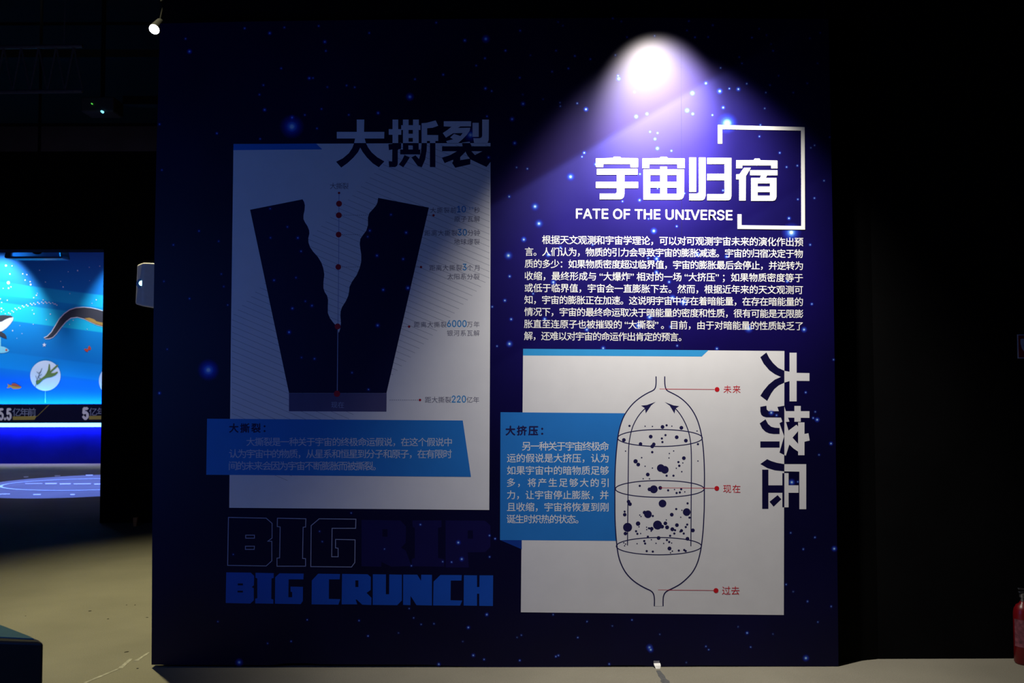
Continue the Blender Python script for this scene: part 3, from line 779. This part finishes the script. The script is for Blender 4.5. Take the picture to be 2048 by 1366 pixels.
# ============================================================ MURAL ROOM
mcol = [mat('mural_' + n, c, .6, .2, noise=.04, nscale=3) for n, c in [('white', (.8, .8, .82)), ('grey', (.045, .045, .055)), ('red', (.6, .07, .03)), ('orange', (.7, .25, .04)), ('green', (.16, .22, .05)), ('sand', (.45, .26, .06)), ('navy', (.002, .002, .03)), ('gold', (.42, .33, .08)), ('pale_ink', (.30, .34, .5)), ('teal', (.25, .65, .75))]]
MW, MG, MR, MO, MGr, MSa, MN, MGo, MPa, MTe = mcol


def mural_mat():
    m = bpy.data.materials.new('painted_sea'); m.use_nodes = True
    nt = m.node_tree; b = nt.nodes['Principled BSDF']; N = nt.nodes.new; Lk = nt.links.new
    b.inputs['Roughness'].default_value = .6; b.inputs['Specular IOR Level'].default_value = .2
    tc = N('ShaderNodeTexCoord'); sp = N('ShaderNodeSeparateXYZ'); Lk(tc.outputs['Object'], sp.inputs[0])
    sn = N('ShaderNodeMath'); sn.operation = 'MULTIPLY'; sn.inputs[1].default_value = .13; Lk(sp.outputs['X'], sn.inputs[0])
    ad = N('ShaderNodeMath'); ad.operation = 'ADD'; Lk(sp.outputs['Z'], ad.inputs[0]); Lk(sn.outputs[0], ad.inputs[1])
    z0, z1 = pt(100, 808, MY).z, pt(100, 498, MY).z
    off = .13 * pt(100, 700, MY).x
    mr = N('ShaderNodeMapRange'); mr.inputs['From Min'].default_value = z0 + off; mr.inputs['From Max'].default_value = z1 + off
    Lk(ad.outputs[0], mr.inputs[0])
    cr = N('ShaderNodeValToRGB'); e = cr.color_ramp.elements
    st = [(0, (.0, .14, .9)), (.12, (.001, .15, .75)), (.19, (.002, .22, .72)), (.195, (.003, .28, .74)), (.29, (.002, .24, .64)), (.3, (.002, .20, .56)), (.50, (.003, .25, .62)), (.505, (.01, .52, .72)), (.61, (.01, .45, .70)), (.615, (.004, .26, .58)), (.66, (.004, .30, .64)), (.665, (.008, .42, .70)), (.74, (.006, .36, .66)), (.745, (.003, .17, .50)), (.95, (.002, .08, .34)), (1, (.002, .06, .28))]
    e[0].position, e[0].color = 0, (*st[0][1], 1); e[1].position, e[1].color = 1, (*st[-1][1], 1)
    for p, c in st[1:-1]:
        q = e.new(p); q.color = (*c, 1)
    Lk(mr.outputs[0], cr.inputs[0]); Lk(cr.outputs[0], b.inputs['Base Color'])
    return m


mu0, mu1 = -13.0, pt(260, 700, MY).x
zt, zb0, zb1 = pt(100, 440, MY).z, pt(100, 808, MY).z, pt(100, 845, MY).z
MU = empty('mural_wall', ((mu0 + mu1) / 2, MY, 0), 'bright blue undersea mural wall seen through the opening at left', 'mural')
MB().box((mu0, MY, zb0), (mu1, MY + .1, zt)).build('sea_picture', mural_mat(), MU, origin=(0, MY, 0))
MB().box((mu0, MY - .22, zb1), (mu1, MY - .20, zb0)).box((mu0, MY - .20, zb1 + .06), (mu1, MY, zb0 - .09)).build('timeline_band', MN, MU, label='dark band carrying the dates')
lower = mat('glossy_blue_plinth', (.002, .008, .26), .45, .2, noise=.25, nscale=1.2)
MB().box((mu0, MY, 0), (mu1, MY + .1, zb1)).build('plinth_panel', lower, MU)
LED = mat('cyan_led', (.1, .6, 1), .5, .2, emit=(.12, .55, 1.0), estr=9)
LED2 = mat('blue_white_led', (.1, .4, 1), .5, .2, emit=(.22, .62, 1.0), estr=3.2)
MB().box((mu0, MY - .10, zb0 - .088), (mu1, MY - .06, zb0 - .07)).build('light_strip', LED, MU)
MB().box((mu0, MY - .20, zb1 - .075), (mu1, MY - .12, zb1 - .004)).build('light_strip', LED2, MU)
light('strip_glow_top', 'AREA', ((mu0 + mu1) / 2, MY - .11, zb0 - .05), 60, (.05, .42, 1), ((mu0 + mu1) / 2, MY - .02, zb0 + .3), shape='RECTANGLE', size=mu1 - mu0, size_y=.04)
light('strip_glow_bottom', 'AREA', ((mu0 + mu1) / 2, MY - .13, zb1 - .06), 130, (.22, .16, 1), ((mu0 + mu1) / 2, MY - .16, zb1 - .5), shape='RECTANGLE', size=mu1 - mu0, size_y=.05)


def mp(poly, layer, mb=None):
    mb = mb or MB(); return mb.shape([poly], layer, Y=MY, conv=lambda p: pt(p[0], p[1], MY))
LS = 30
zM = Z(0, 480, 3.415); zN = Z(0, 480, 6.2095); zO = Z(0, 680, 7.59)
# plesiosaur tail: grey back, sandy belly, white keyline
tail_t = [(548,1218),(590,1200),(640,1150),(690,1070),(740,985),(800,920),(870,870),(950,845),(1040,838),(1130,845),(1200,860),(1290,885)]
tail_b = [(1290,1075),(1200,1050),(1110,1010),(1040,975),(960,955),(880,965),(820,1010),(760,1080),(700,1160),(655,1205),(610,1222),(560,1224)]
w_t = [(x - 6, y - 8) for x, y in tail_t]; w_b = [(x + 4, y + 9) for x, y in tail_b]
mb = MB(); mb.shape([zN(w_t + w_b)], LS, Y=MY); mb.build('tail_keyline', MW, MU)
mb = MB(); mb.shape([zN(tail_t + tail_b)], LS * 1.5, Y=MY); mb.build('creature_tail', MG, MU, label='dark grey long reptile tail')
mb = MB(); mb.shape([zN([(1050,972),(1110,965),(1170,985),(1200,1010),(1290,1030),(1290,1068),(1200,1045),(1110,1008)])], LS * 2, Y=MY); mb.build('tail_belly', MSa, MU)
# whale head
mb = MB(); mb.shape([zN([(-60,935),(60,932),(140,940),(168,962),(160,1000),(125,1050),(80,1095),(30,1130),(-60,1160)])], LS, Y=MY); mb.build('whale_head', MW, MU, label='white and grey whale snout')
mb = MB(); mb.shape([zN([(-60,935),(60,932),(140,940),(166,958),(120,965),(70,985),(30,1010),(-60,1030)])], LS * 1.5, Y=MY)
mb.shape([zN([(-60,1120),(20,1140),(60,1165),(82,1195),(85,1225),(50,1215),(0,1190),(-60,1180)])], LS * 1.5, Y=MY); mb.build('whale_back', MG, MU)
mb = MB(); mb.shape([zO([(-60,-40),(14,-40),(14,95),(70,105),(115,130),(143,157),(120,180),(60,198),(-60,200)])], LS, Y=MY); mb.build('small_dolphin', MTe, MU)
mb = MB(); mb.disc(12.9, 700.0, 2.0, LS * 1.5, Y=MY, n=12); mb.build('dolphin_eye', MR, MU)
# star, butterfly, fish, medallions
mb = MB(); c = (88.8, 689.7); mb.shape([[(c[0] + (4.6 if i % 2 == 0 else 1.9) * sin(pi * i / 5), c[1] - (4.6 if i % 2 == 0 else 1.9) * cos(pi * i / 5)) for i in range(10)]], LS, Y=MY); mb.build('painted_star', MW, MU)
mb = MB(); mb.shape([zO([(1275,140),(1300,130),(1330,140),(1345,100),(1360,85),(1385,130),(1375,150),(1345,155),(1330,185),(1300,170)])], LS, Y=MY); mb.build('red_butterfly', MR, MU)
mb = MB(); mb.shape([zO([(105,730),(125,700),(115,665),(155,685),(180,685),(185,660),(230,658),(270,680),(325,710),(325,725),(290,742),(200,745),(165,715),(140,728)])], LS, Y=MY); mb.build('orange_fish', MO, MU)
mb = MB(); mb.shape([zO([(175,690),(185,660),(230,658),(270,680),(325,710),(250,705)])], LS * 1.5, Y=MY); mb.build('fish_back', MR, MU)
for cx, cy, r in [(91, 751.5, 30.3), (231, 762, 33)]:
    mb = MB(); mb.disc(cx, cy, r, LS * 1.2, Y=MY, n=40)
    mb.build('medallion', MW, MU)
mb = MB()
mb.shape([zO([(548,650),(560,620),(620,590),(680,545),(710,500),(730,450),(745,360),(760,370),(765,470),(810,430),(860,380),(890,375),(870,410),(790,480),(770,505),(830,500),(870,480),(885,490),(850,530),(790,560),(710,575),(660,600),(600,660),(565,685)])], LS * 2, Y=MY)
mb.build('green_seaweed', MGr, MU)
mb = MB()
for k, (a, b) in enumerate([((548, 640), (640, 430)), ((560, 590), (545, 540)), ((580, 560), (640, 520)), ((600, 520), (560, 480)), ((590, 500), (630, 480)), ((575, 560), (625, 590)), ((535, 715), (560, 650))]):
    mb.stroke(zO([a, b]), .9, LS * 2.2, Y=MY)
mb.build('grey_sprig', MG, MU)
mb = MB().stroke(zO([(690,775),(688,955)]), .9, LS, Y=MY); mb.build('leader_line', MTe, MU)
# white bubble trail and specks
mb = MB()
random.seed(3)
trail = [(110,905),(150,880),(190,850),(235,840),(280,818),(330,805),(380,790),(420,785),(470,775),(520,772),(565,770),(610,775),(655,780),(690,795)]
for x, y in trail:
    for dx, dy in [(0, 0), (18, 14)]:
        mb.disc((x + dx) / 6.2095, 480 + (y + dy) / 6.2095, 1.15, LS, Y=MY, n=8)
for x, y, r in [(105,530,5),(108,598,2),(138,582,1.6),(40,600,1.3),(283,420,1.6),(335,430,1.8),(313,497,1.5),(376,518,1.8),(382,553,2.8),(455,686,2.2),(420,716,1.7),(463,664,1.2),(537,744,1.6),(403,872,1.5),(423,917,1.8),(627,920,2.0),(18,850,2.8),(45,870,1.6),(20,890,1.6),(68,915,1.6),(92,748,1.6),(7,730,1.5),(22,775,1.5),(150,322,1.3),(75,318,3),(1196,743,1.8),(1143,786,1),(785,583,2),(755,514,1.3),(870,665,1.3),(965,380,1.8),(848,394,1.2),(566,522,1.4),(493,375,1.1),(158,1126,2),(576,990,1.4),(416,1046,1.2),(910,996,1.4),(865,1048,1.2),(1084,1107,1.2),(1240,325,1.2),(1110,340,1),(1113,505,.9),(248,1062,1.1),(273,1162,1.1),(212,1220,1),(124,422,1.8)]:
    mb.disc(x / 6.2095, 480 + y / 6.2095, r * .62, LS, Y=MY, n=8)
mb.build('painted_bubbles', MW, MU, kind='stuff')
# dates on the band
BY = MY - .221
mb = MB()
text_into(mb, "5.5", -2, 22, 817.5, 839.5, 1, Y=BY, kind='lat', bold=.03)
text_into(mb, "5", 166, 176, 816, 838, 1, Y=BY, kind='lat', bold=.04)
mb.build('date_digits', mat('date_white', (.75, .72, .78), .6, .2, emit=(.6, .62, .8), estr=.05), MU)
mb = MB()
text_into(mb, "亿年前", 25, 71.5, 816, 832.5, 1, Y=BY)
text_into(mb, "亿年前", 178, 226, 815.5, 831.5, 1, Y=BY)
mb.build('date_characters', MPa, MU)
mb = MB()
for p in [[(25.6,833),(73.5,832),(69,839.5),(25.6,840)], [(178,832),(226,831),(222,838.5),(178,839)]]:
    mb.shape([p], 1, Y=BY)
mb.stroke([(74, 833), (98.5, 809)], .7, 1, Y=BY)
mb.build('date_underline', MGo, MU)

# spots that wash the mural
for px_, e_ in [(4, 620), (262, 480)]:
    p_ = pt(px_, 470, MY)
    L_ = Vector((p_.x, MY - .75, p_.z + .12))
    light('mural_spot', 'SPOT', L_, e_, (.80, .88, 1), L_ + Vector((0, cos(radians(66)), -sin(radians(66)))), spot_size=radians(66), spot_blend=.7, shadow_soft_size=.05)
light('mural_room_fill', 'AREA', (pt(100, 700, 15).x, 14.5, 4.4), 45, (.70, .58, 1), (pt(100, 700, 16).x, 17.2, 1.2), shape='RECTANGLE', size=3, size_y=1.5)

# round image projected on the next room's floor, its light drawn as pale shapes
FR_ = mat('projection_ring', (.8, .95, 1), .7, .2, noise=.1, nscale=3)
FW = mat('projection_white', (.85, .88, .95), .7, .2, noise=.05, nscale=3)
fgc = gnd(175, 969)
FGo = empty('projected_image', (fgc.x, fgc.y, 0), 'large round blue floor projection in front of the mural, its light drawn as pale shapes', 'floor projection')
def gp(poly, name, m, z, parent=FGo):
    v = [gnd(x, y) for x, y in poly]
    n = len(v)
    return MB().add([(p.x, p.y, z) for p in v] + [(p.x, p.y, 0) for p in v], [tuple(range(n))[::-1]] + [(i, (i + 1) % n, n + (i + 1) % n, n + i) for i in range(n)]).build(name, m, parent)
mb = MB(); rx = abs(gnd(10, 969).x - fgc.x); ry = (gnd(175, 957.5).y - gnd(175, 982).y) / 2
cy_ = (gnd(175, 957.5).y + gnd(175, 982).y) / 2
n = 72; vs = []
for k in (1.0, .965):
    vs += [(fgc.x + rx * k * cos(2 * pi * i / n), cy_ + ry * (k if k == 1 else .94) * sin(2 * pi * i / n), .006) for i in range(n)]
mb.add(vs, [(i, (i + 1) % n, n + (i + 1) % n, n + i) for i in range(n)]); mb.build('projected_ring', FR_, FGo)
for (x0, x1, y, h) in [(90, 114, 968, 1), (119, 142, 968.5, 1), (147, 182, 968.5, .8), (188, 204, 969, 1), (47, 57, 954.5, .8), (109, 121, 952.3, .9), (171, 186, 950.8, .8), (66, 82, 990, 1.1), (140, 150, 990, 1.1), (-5, 20, 989, .8), (50, 85, 968, .5)]:
    gp([(x0, y - h), (x1, y - h - .3), (x1 - 1, y + h - .3), (x0 + 1, y + h)], 'projected_mark', FW, .0055)

light('floor_projection', 'SPOT', (fgc.x, 14.9, 6.0), 5200, (.12, .20, 1), (fgc.x, 14.42, 0), spot_size=2 * math.atan(1.62 / 6.0), spot_blend=.06, shadow_soft_size=.01)

# glossy hood hanging inside the opening, with a small dark lamp dome
HY = LY + 1.2
GL = mat('glossy_blue_acrylic', (.25, .45, .75), .12, .6, trans=.75)
a_, b2_ = pt(17, 519, HY), pt(134, 470, HY)
hd = empty('hanging_hood', ((a_.x + b2_.x) / 2, HY, o_top + .25), 'clear glossy acrylic hood hanging just inside the top of the opening', 'hood')
mb = MB()
zz0, zz1 = a_.z, b2_.z
mb.add([(a_.x, HY - .12, zz0), (b2_.x, HY - .12, zz0), (b2_.x, HY + .12, zz0), (a_.x, HY + .12, zz0), (a_.x + .05, HY - .1, zz1), (b2_.x - .06, HY - .1, zz1), (b2_.x - .06, HY + .1, zz1), (a_.x + .05, HY + .1, zz1)],
       [(0, 3, 2, 1), (4, 5, 6, 7), (0, 1, 5, 4), (1, 2, 6, 5), (2, 3, 7, 6), (3, 0, 4, 7)])
mb.build('acrylic_shell', GL, hd, bevel=.025)
MB().tube(((a_.x + b2_.x) / 2, HY, zz1 - .02), ((a_.x + b2_.x) / 2, HY, 6.6), .015).build('hanging_rod', BLACK, hd)
c = pt(74, 499, LY + .35)
dm = empty('lamp_dome', c, 'small dark dome under the lintel beside the acrylic hood', 'dome')
MB().lathe(c, [(.02, -.055), (.045, -.045), (.06, -.02), (.065, .02), (.065, .1)], 20).build('dome_shell', BLACK, dm, smooth=True)
MB().tube(c + Vector((0, 0, .08)), (c.x, c.y, 6.6), .012).build('dome_stem', BLACK, dm)

# ============================================================ OBJECTS NEAR THE LEFT EDGE OF THE WALL
# projector turned on its side, fixed behind the panel
PY = 6.35
pw = mat('offwhite_plastic', (.62, .58, .54), .5, .4, noise=.04)
c0, c1 = pt(270, 614, PY), pt(345, 526, PY)
PJ = empty('projector', ((c0.x + c1.x) / 2, PY, c0.z), 'off-white projector on its side with a glowing lens at the wall edge', 'projector')
xm = pt(291, 570, PY).x
MB().add([(c0.x, PY, c0.z + .02), (xm, PY - .05, c0.z), (xm, PY - .05, c1.z), (c0.x + .01, PY, c1.z - .01), (c0.x, PY + .25, c0.z + .02), (c1.x, PY + .28, c0.z - .02), (c1.x, PY + .28, c1.z), (c0.x + .01, PY + .25, c1.z - .01), (c1.x, PY, c0.z - .03), (c1.x, PY, c1.z - .005)],
         [(0, 1, 2, 3), (1, 8, 9, 2), (0, 3, 7, 4), (8, 5, 6, 9), (4, 7, 6, 5), (3, 2, 9, 6, 7), (0, 4, 5, 8, 1)]).build('housing', pw, PJ, bevel=.012)
lc = pt(282.5, 567, PY - .04)
MB().lathe((0, 0, 0), [(.022, 0), (.036, .004), (.038, .03)], 24)
def disc_y(c, r0, r1, depth, n=24):
    c = Vector(c)
    return MB().tube(c, c + Vector((0, depth, 0)), r0, r1, n=n)
LR = empty('lens', lc, parent=PJ)
disc_y(lc, .034, .040, .06).build('lens_barrel', mat('lens_black', (.01, .01, .012), .25, .6, noise=.05), LR, smooth=True)
disc_y(lc + Vector((.002, -.004, .002)), .017, .019, .01).build('lens_glass', mat('glowing_lens', (.1, .5, .7), .1, .5, emit=(.35, .85, 1), estr=3.5), LR, smooth=True)
MB().box((c1.x - .02, PY + .1, c1.z - .17), (c1.x + .45, PY + .14, c1.z - .12)).box((c1.x + .43, PY + .1, 0), (c1.x + .47, PY + .14, c1.z - .12)).build('mount_post', BLACK, PJ)

# small warm track spotlight past the wall's top left corner
TY = 7.0
tl = pt(309, 58, TY)
TSP = empty('track_spotlight', (tl.x, TY, tl.z), 'small lit track spotlight shining past the top left corner of the wall', 'spotlight')
ld = Vector((-.12, -.55, -.62)).normalized()
hb = tl - ld * .11
MB().tube(hb, tl, .03, .040, n=20).build('lamp_housing', BLACK, TSP, smooth=True)
MB().tube(tl, tl + ld * .012, .037, .036, n=20).build('lamp_lens', mat('warm_lamp_lens', (1, .9, .7), .3, .3, emit=(1, .93, .82), estr=26), TSP)
MB().tube(hb, hb + Vector((.02, .02, .16)), .010).tube(hb + Vector((.02, .02, .16)), hb + Vector((.02, .02, .19)), .03).build('yoke', BLACK, TSP)
MB().box((hb.x - .06, hb.y - .0, hb.z + .19), (hb.x + 2.2, hb.y + .04, hb.z + .22)).build('lighting_track', BLACK, label='black lighting track running behind the wall top, above the small spotlight', cat='track')
ls_ = tl + ld * .03
light('track_spot_light', 'SPOT', ls_, 12, (1, .88, .62), ls_ + ld, spot_size=radians(50), spot_blend=.9, shadow_soft_size=.04)

# orange wood block at the foot of the far black wall
c = gnd(272.5, 1052)
MB().add([(c.x - .018, c.y - .04, 0), (c.x + .016, c.y - .04, 0), (c.x + .016, c.y, 0), (c.x - .018, c.y, 0), (c.x - .026, c.y - .035, .095), (c.x + .024, c.y - .035, .10), (c.x + .024, c.y, .10), (c.x - .026, c.y, .095)],
         [(0, 3, 2, 1), (4, 5, 6, 7), (0, 1, 5, 4), (1, 2, 6, 5), (2, 3, 7, 6), (3, 0, 4, 7)]).build('wood_block', mat('orange_wood', (.75, .26, .06), .6, .3, noise=.2, nscale=60), label='tiny orange-brown block standing at the foot of the far black wall', cat='block', bevel=.004)

# dark bench / plinth at the lower left
bt = pt(88, 1284, 3.4).z
BM = mat('dark_bench_vinyl', (.014, .010, .008), .5, .15, noise=.15, nscale=12)
fp = [gnd(88, 1284, bt), gnd(-170, 1276, bt), gnd(-170, 1184, bt), gnd(80, 1279, bt)]
bench = empty('bench', (fp[0].x - .4, fp[0].y + .1, 0), 'dark low bench cut off by the lower left corner', 'bench')
def prism(p, z0, z1, ins=0.0):
    c = sum(p, Vector((0, 0, 0))) / len(p)
    q = [v + (c - v).normalized() * ins for v in p]; n = len(q)
    return MB().add([(v.x, v.y, z0) for v in q] + [(v.x, v.y, z1) for v in q], [tuple(range(n)), tuple(range(n, 2 * n))[::-1]] + [(i, n + i, n + (i + 1) % n, (i + 1) % n) for i in range(n)])
prism(fp, .06, bt).build('bench_body', BM, bench, bevel=.012)
prism(fp, bt, bt + .004, .06).build('bench_top', mat('blue_lit_bench_top', (.04, .13, .15), .6, .15, noise=.06, nscale=20), bench, label='flat top, its caught blue light painted in')  # blue light falling on the top is put into its colour
prism(fp, 0, .06, .05).build('bench_foot', BLACK, bench)

# white bracket at the foot of the wall and the dark strip beside it
WB = mat('white_metal_tab', (.75, .73, .68), .4, .4, noise=.04)
q0, q1 = pt(1307, 1334), pt(1318.5, 1321.5)
bk = empty('floor_bracket', ((q0.x + q1.x) / 2, WY - .01, 0), 'small white folded tab at the foot of the blue wall', 'bracket')
gb = gnd(1314, 1339.5)
MB().box((q0.x, WY - .006, q0.z + .006), (q1.x, WY - .0035, q1.z)).build('upright_tab', mat('grey_tab', (.30, .29, .33), .5, .3, noise=.05), bk, label='grey upright tab')
MB().add([(q0.x, WY - .007, .022), (q1.x + .004, WY - .007, .024), (q1.x + .005, WY - .022, .014), (q0.x + .003, WY - .022, .012),
          (q0.x, WY - .007, .014), (q1.x + .004, WY - .007, .016), (q1.x, WY - .032, .0), (q0.x + .008, WY - .032, .0)],
         [(0, 3, 2, 1), (3, 7, 6, 2), (0, 4, 7, 3), (1, 2, 6, 5), (0, 1, 5, 4), (4, 5, 6, 7)]).build('foot_tab', WB, bk)
gstrip('dark_strip', (1316, 1341), (1336, 1372), .022, .05, mat('dark_grey_strip', (.10, .10, .10), .8, .2, noise=.2), label='dark grey strip on the floor running from the white tab', cat='tape')  # flat dark grey strip on the floor, widening away from the tab

# ============================================================ RIGHT EDGE
RY = gy1 + .01
s0, s1 = pt(2034, 717, RY), pt(2034, 669, RY)
sw = s1.z - s0.z
FS = empty('fire_sign', (s0.x + sw / 2, RY, s0.z), 'square dark red safety sign with white symbol on the black wall at right edge', 'sign')
SR = mat('sign_dark_red', (.30, .015, .03), .4, .4, noise=.03)
SW = mat('sign_white', (.55, .62, .75), .4, .4, noise=.03)
MB().box((s0.x, RY - .008, s0.z), (s0.x + sw, RY, s0.z + sw)).build('sign_plate', SW, FS)
MB().box((s0.x + .006, RY - .010, s0.z + .006), (s0.x + sw - .006, RY - .0079, s0.z + sw - .006)).build('sign_face', SR, FS)
mb = MB()
k = sw / 48
sh = [(5.5, 10), (9, 8.5), (13, 9), (16, 14), (13, 18), (12, 22), (15, 28), (20, 34), (24, 34), (28, 31), (33, 33), (37, 38), (36, 42), (30, 44), (22, 43), (14, 37), (8, 28), (5.5, 18)]
v = [Vector((s0.x + x * k, RY - .0115, s0.z + sw - y * k)) for x, y in sh]
tt = tessellate_polygon([[Vector((p.x, 0, p.z)) for p in v]])
mb.add(v, [(t if (v[t[1]] - v[t[0]]).cross(v[t[2]] - v[t[0]]).y < 0 else (t[0], t[2], t[1])) for t in tt])
mb.build('sign_symbol', SW, FS, label='white handset symbol')

ex = gnd(2048, 1327)
ER = (pt(2048, 1300, ex.y).x - pt(2029.5, 1300, ex.y).x)
exx = ex.x + .002
FX = empty('fire_extinguisher', (exx, ex.y + .0, 0), 'red fire extinguisher standing on the floor at the right edge', 'fire extinguisher')
zt_ = pt(2040, 1206, ex.y).z
RP = mat('extinguisher_red', (.15, .0015, .004), .35, .5, noise=.03)
MB().lathe((exx, ex.y, 0), [(ER * .86, 0), (ER, .012), (ER, zt_ - .06), (ER * .93, zt_ - .035), (ER * .72, zt_ - .012), (ER * .4, zt_), (ER * .3, zt_ + .01)], 32).build('cylinder', RP, FX, smooth=True)
# paper label wrapped round the left-front of the cylinder
vs = []; nl = 14
for i in range(nl + 1):
    t = radians(185) + radians(120) * i / nl
    for z in (.10, zt_ - .085):
        vs.append((exx + (ER + .0012) * cos(t), ex.y + (ER + .0012) * sin(t), z))
MB().add(vs, [(2 * i, 2 * i + 2, 2 * i + 3, 2 * i + 1) for i in range(nl)]).build('paper_label', mat('extinguisher_label', (.17, .05, .06), .5, .3, noise=.5, nscale=45), FX, label='pinkish printed label')
MB().lathe((exx, ex.y, zt_), [(ER * .25, 0), (ER * .25, .03), (ER * .34, .032), (ER * .34, .05), (ER * .2, .055)], 16).build('valve', mat('brass_valve', (.4, .38, .35), .3, .5, metal=.9), FX, smooth=True)
MB().box((exx - .022, ex.y - .009, zt_ + .055), (exx + .05, ex.y + .009, zt_ + .066)).add([], []).build('carry_handle', mat('dark_steel', (.12, .12, .13), .35, .5, metal=.8), FX, bevel=.003)
MB().add([(exx - .026, ex.y - .008, zt_ + .075), (exx + .03, ex.y - .008, zt_ + .068), (exx + .03, ex.y + .008, zt_ + .068), (exx - .026, ex.y + .008, zt_ + .075), (exx - .026, ex.y - .008, zt_ + .084), (exx + .03, ex.y - .008, zt_ + .077), (exx + .03, ex.y + .008, zt_ + .077), (exx - .026, ex.y + .008, zt_ + .084)],
         [(0, 3, 2, 1), (4, 5, 6, 7), (0, 1, 5, 4), (1, 2, 6, 5), (2, 3, 7, 6), (3, 0, 4, 7)]).build('squeeze_lever', MATS['dark_steel'], FX, bevel=.003)
hs = [Vector((exx + .02, ex.y, zt_ + .04)), Vector((exx + .07, ex.y, zt_ + .05)), Vector((exx + .10, ex.y, zt_ + .0)), Vector((exx + .105, ex.y, zt_ - .1)), Vector((exx + .09, ex.y, .12)), Vector((exx + .088, ex.y, .06))]
MB().path(hs, .009).build('hose', mat('black_rubber', (.01, .01, .01), .6, .3, noise=.1), FX, smooth=True)

# ============================================================ HALL ABOVE THE FAR WALL, TOP LEFT
TRS = mat('dull_truss_paint', (.10, .09, .12), .35, .5, metal=.4, noise=.2)
ty = 8.6
L0, L1 = pt(-80, 185, ty), pt(165, 182, ty)
TRU = empty('lighting_truss', ((L0.x + L1.x) / 2, ty, L0.z), 'dark lighting truss high in the upper left of the hall', 'truss')
U0, U1 = pt(-80, 96, ty), pt(165, 92, ty)
MB().tube(L0, L1, .018).build('lower_tube', TRS, TRU)
MB().tube(U0, U1, .018).build('upper_tube', TRS, TRU)
n_ = 7
for i in range(n_):
    a = L0.lerp(L1, i / n_); b = U0.lerp(U1, (i + .5) / n_); c = L0.lerp(L1, (i + 1) / n_)
    MB().tube(a, b, .009, n=8).tube(b, c, .009, n=8).build('brace', TRS, TRU)
for t in (.15, .85):
    a = U0.lerp(U1, t); MB().tube(a, (a.x, a.y, 6.6), .006, n=6).build('hanging_wire', TRS, TRU)
cc = pt(205, 214, 9.2)
PR2 = empty('ceiling_projector', (cc.x, cc.y, cc.z), 'dark ceiling projector with tiny green and cyan lights, upper left', 'projector')
MB().box((cc.x - .16, cc.y - .12, cc.z - .08), (cc.x + .16, cc.y + .12, cc.z + .07)).build('housing', mat('dark_plastic', (.03, .03, .035), .5, .4, noise=.05), PR2, bevel=.015)
p = pt(203, 222.5, 9.06); disc_y(p, .009, .012, .03).build('lens', mat('cyan_lens_glow', (.1, .4, .5), .2, .4, emit=(.2, .8, 1), estr=2), PR2)
p = pt(183, 207, 9.06); disc_y(p, .005, .005, .03).build('status_light', mat('green_led', (.1, .5, .1), .3, .3, emit=(.15, 1, .1), estr=.8), PR2)
MB().tube((cc.x, cc.y, cc.z + .06), (cc.x, cc.y, 6.6), .02).build('ceiling_pole', BLACK, PR2)
# ceiling beams
for (y_, x0_, x1_, yy) in [(44, -60, 330, 13), (107, -60, 330, 12), (200, 245, 330, 11.5)]:
    a = pt(x0_, y_, yy); b = pt(x1_, y_, yy)
    MB().box((a.x, yy, a.z - .05), (b.x, yy + .15, a.z + .05)).build('ceiling_beam', BLACK, label={44: 'uppermost dark beam across the upper left of the hall', 107: 'middle dark beam across the upper left of the hall', 200: 'short lowest dark beam beside the wall edge, upper left'}[y_], cat='beam')
light('hall_dim', 'AREA', (-5.5, 11, 6.3), 3.0, (.9, .9, 1), (-6.5, 17, 3), shape='RECTANGLE', size=3, size_y=1)
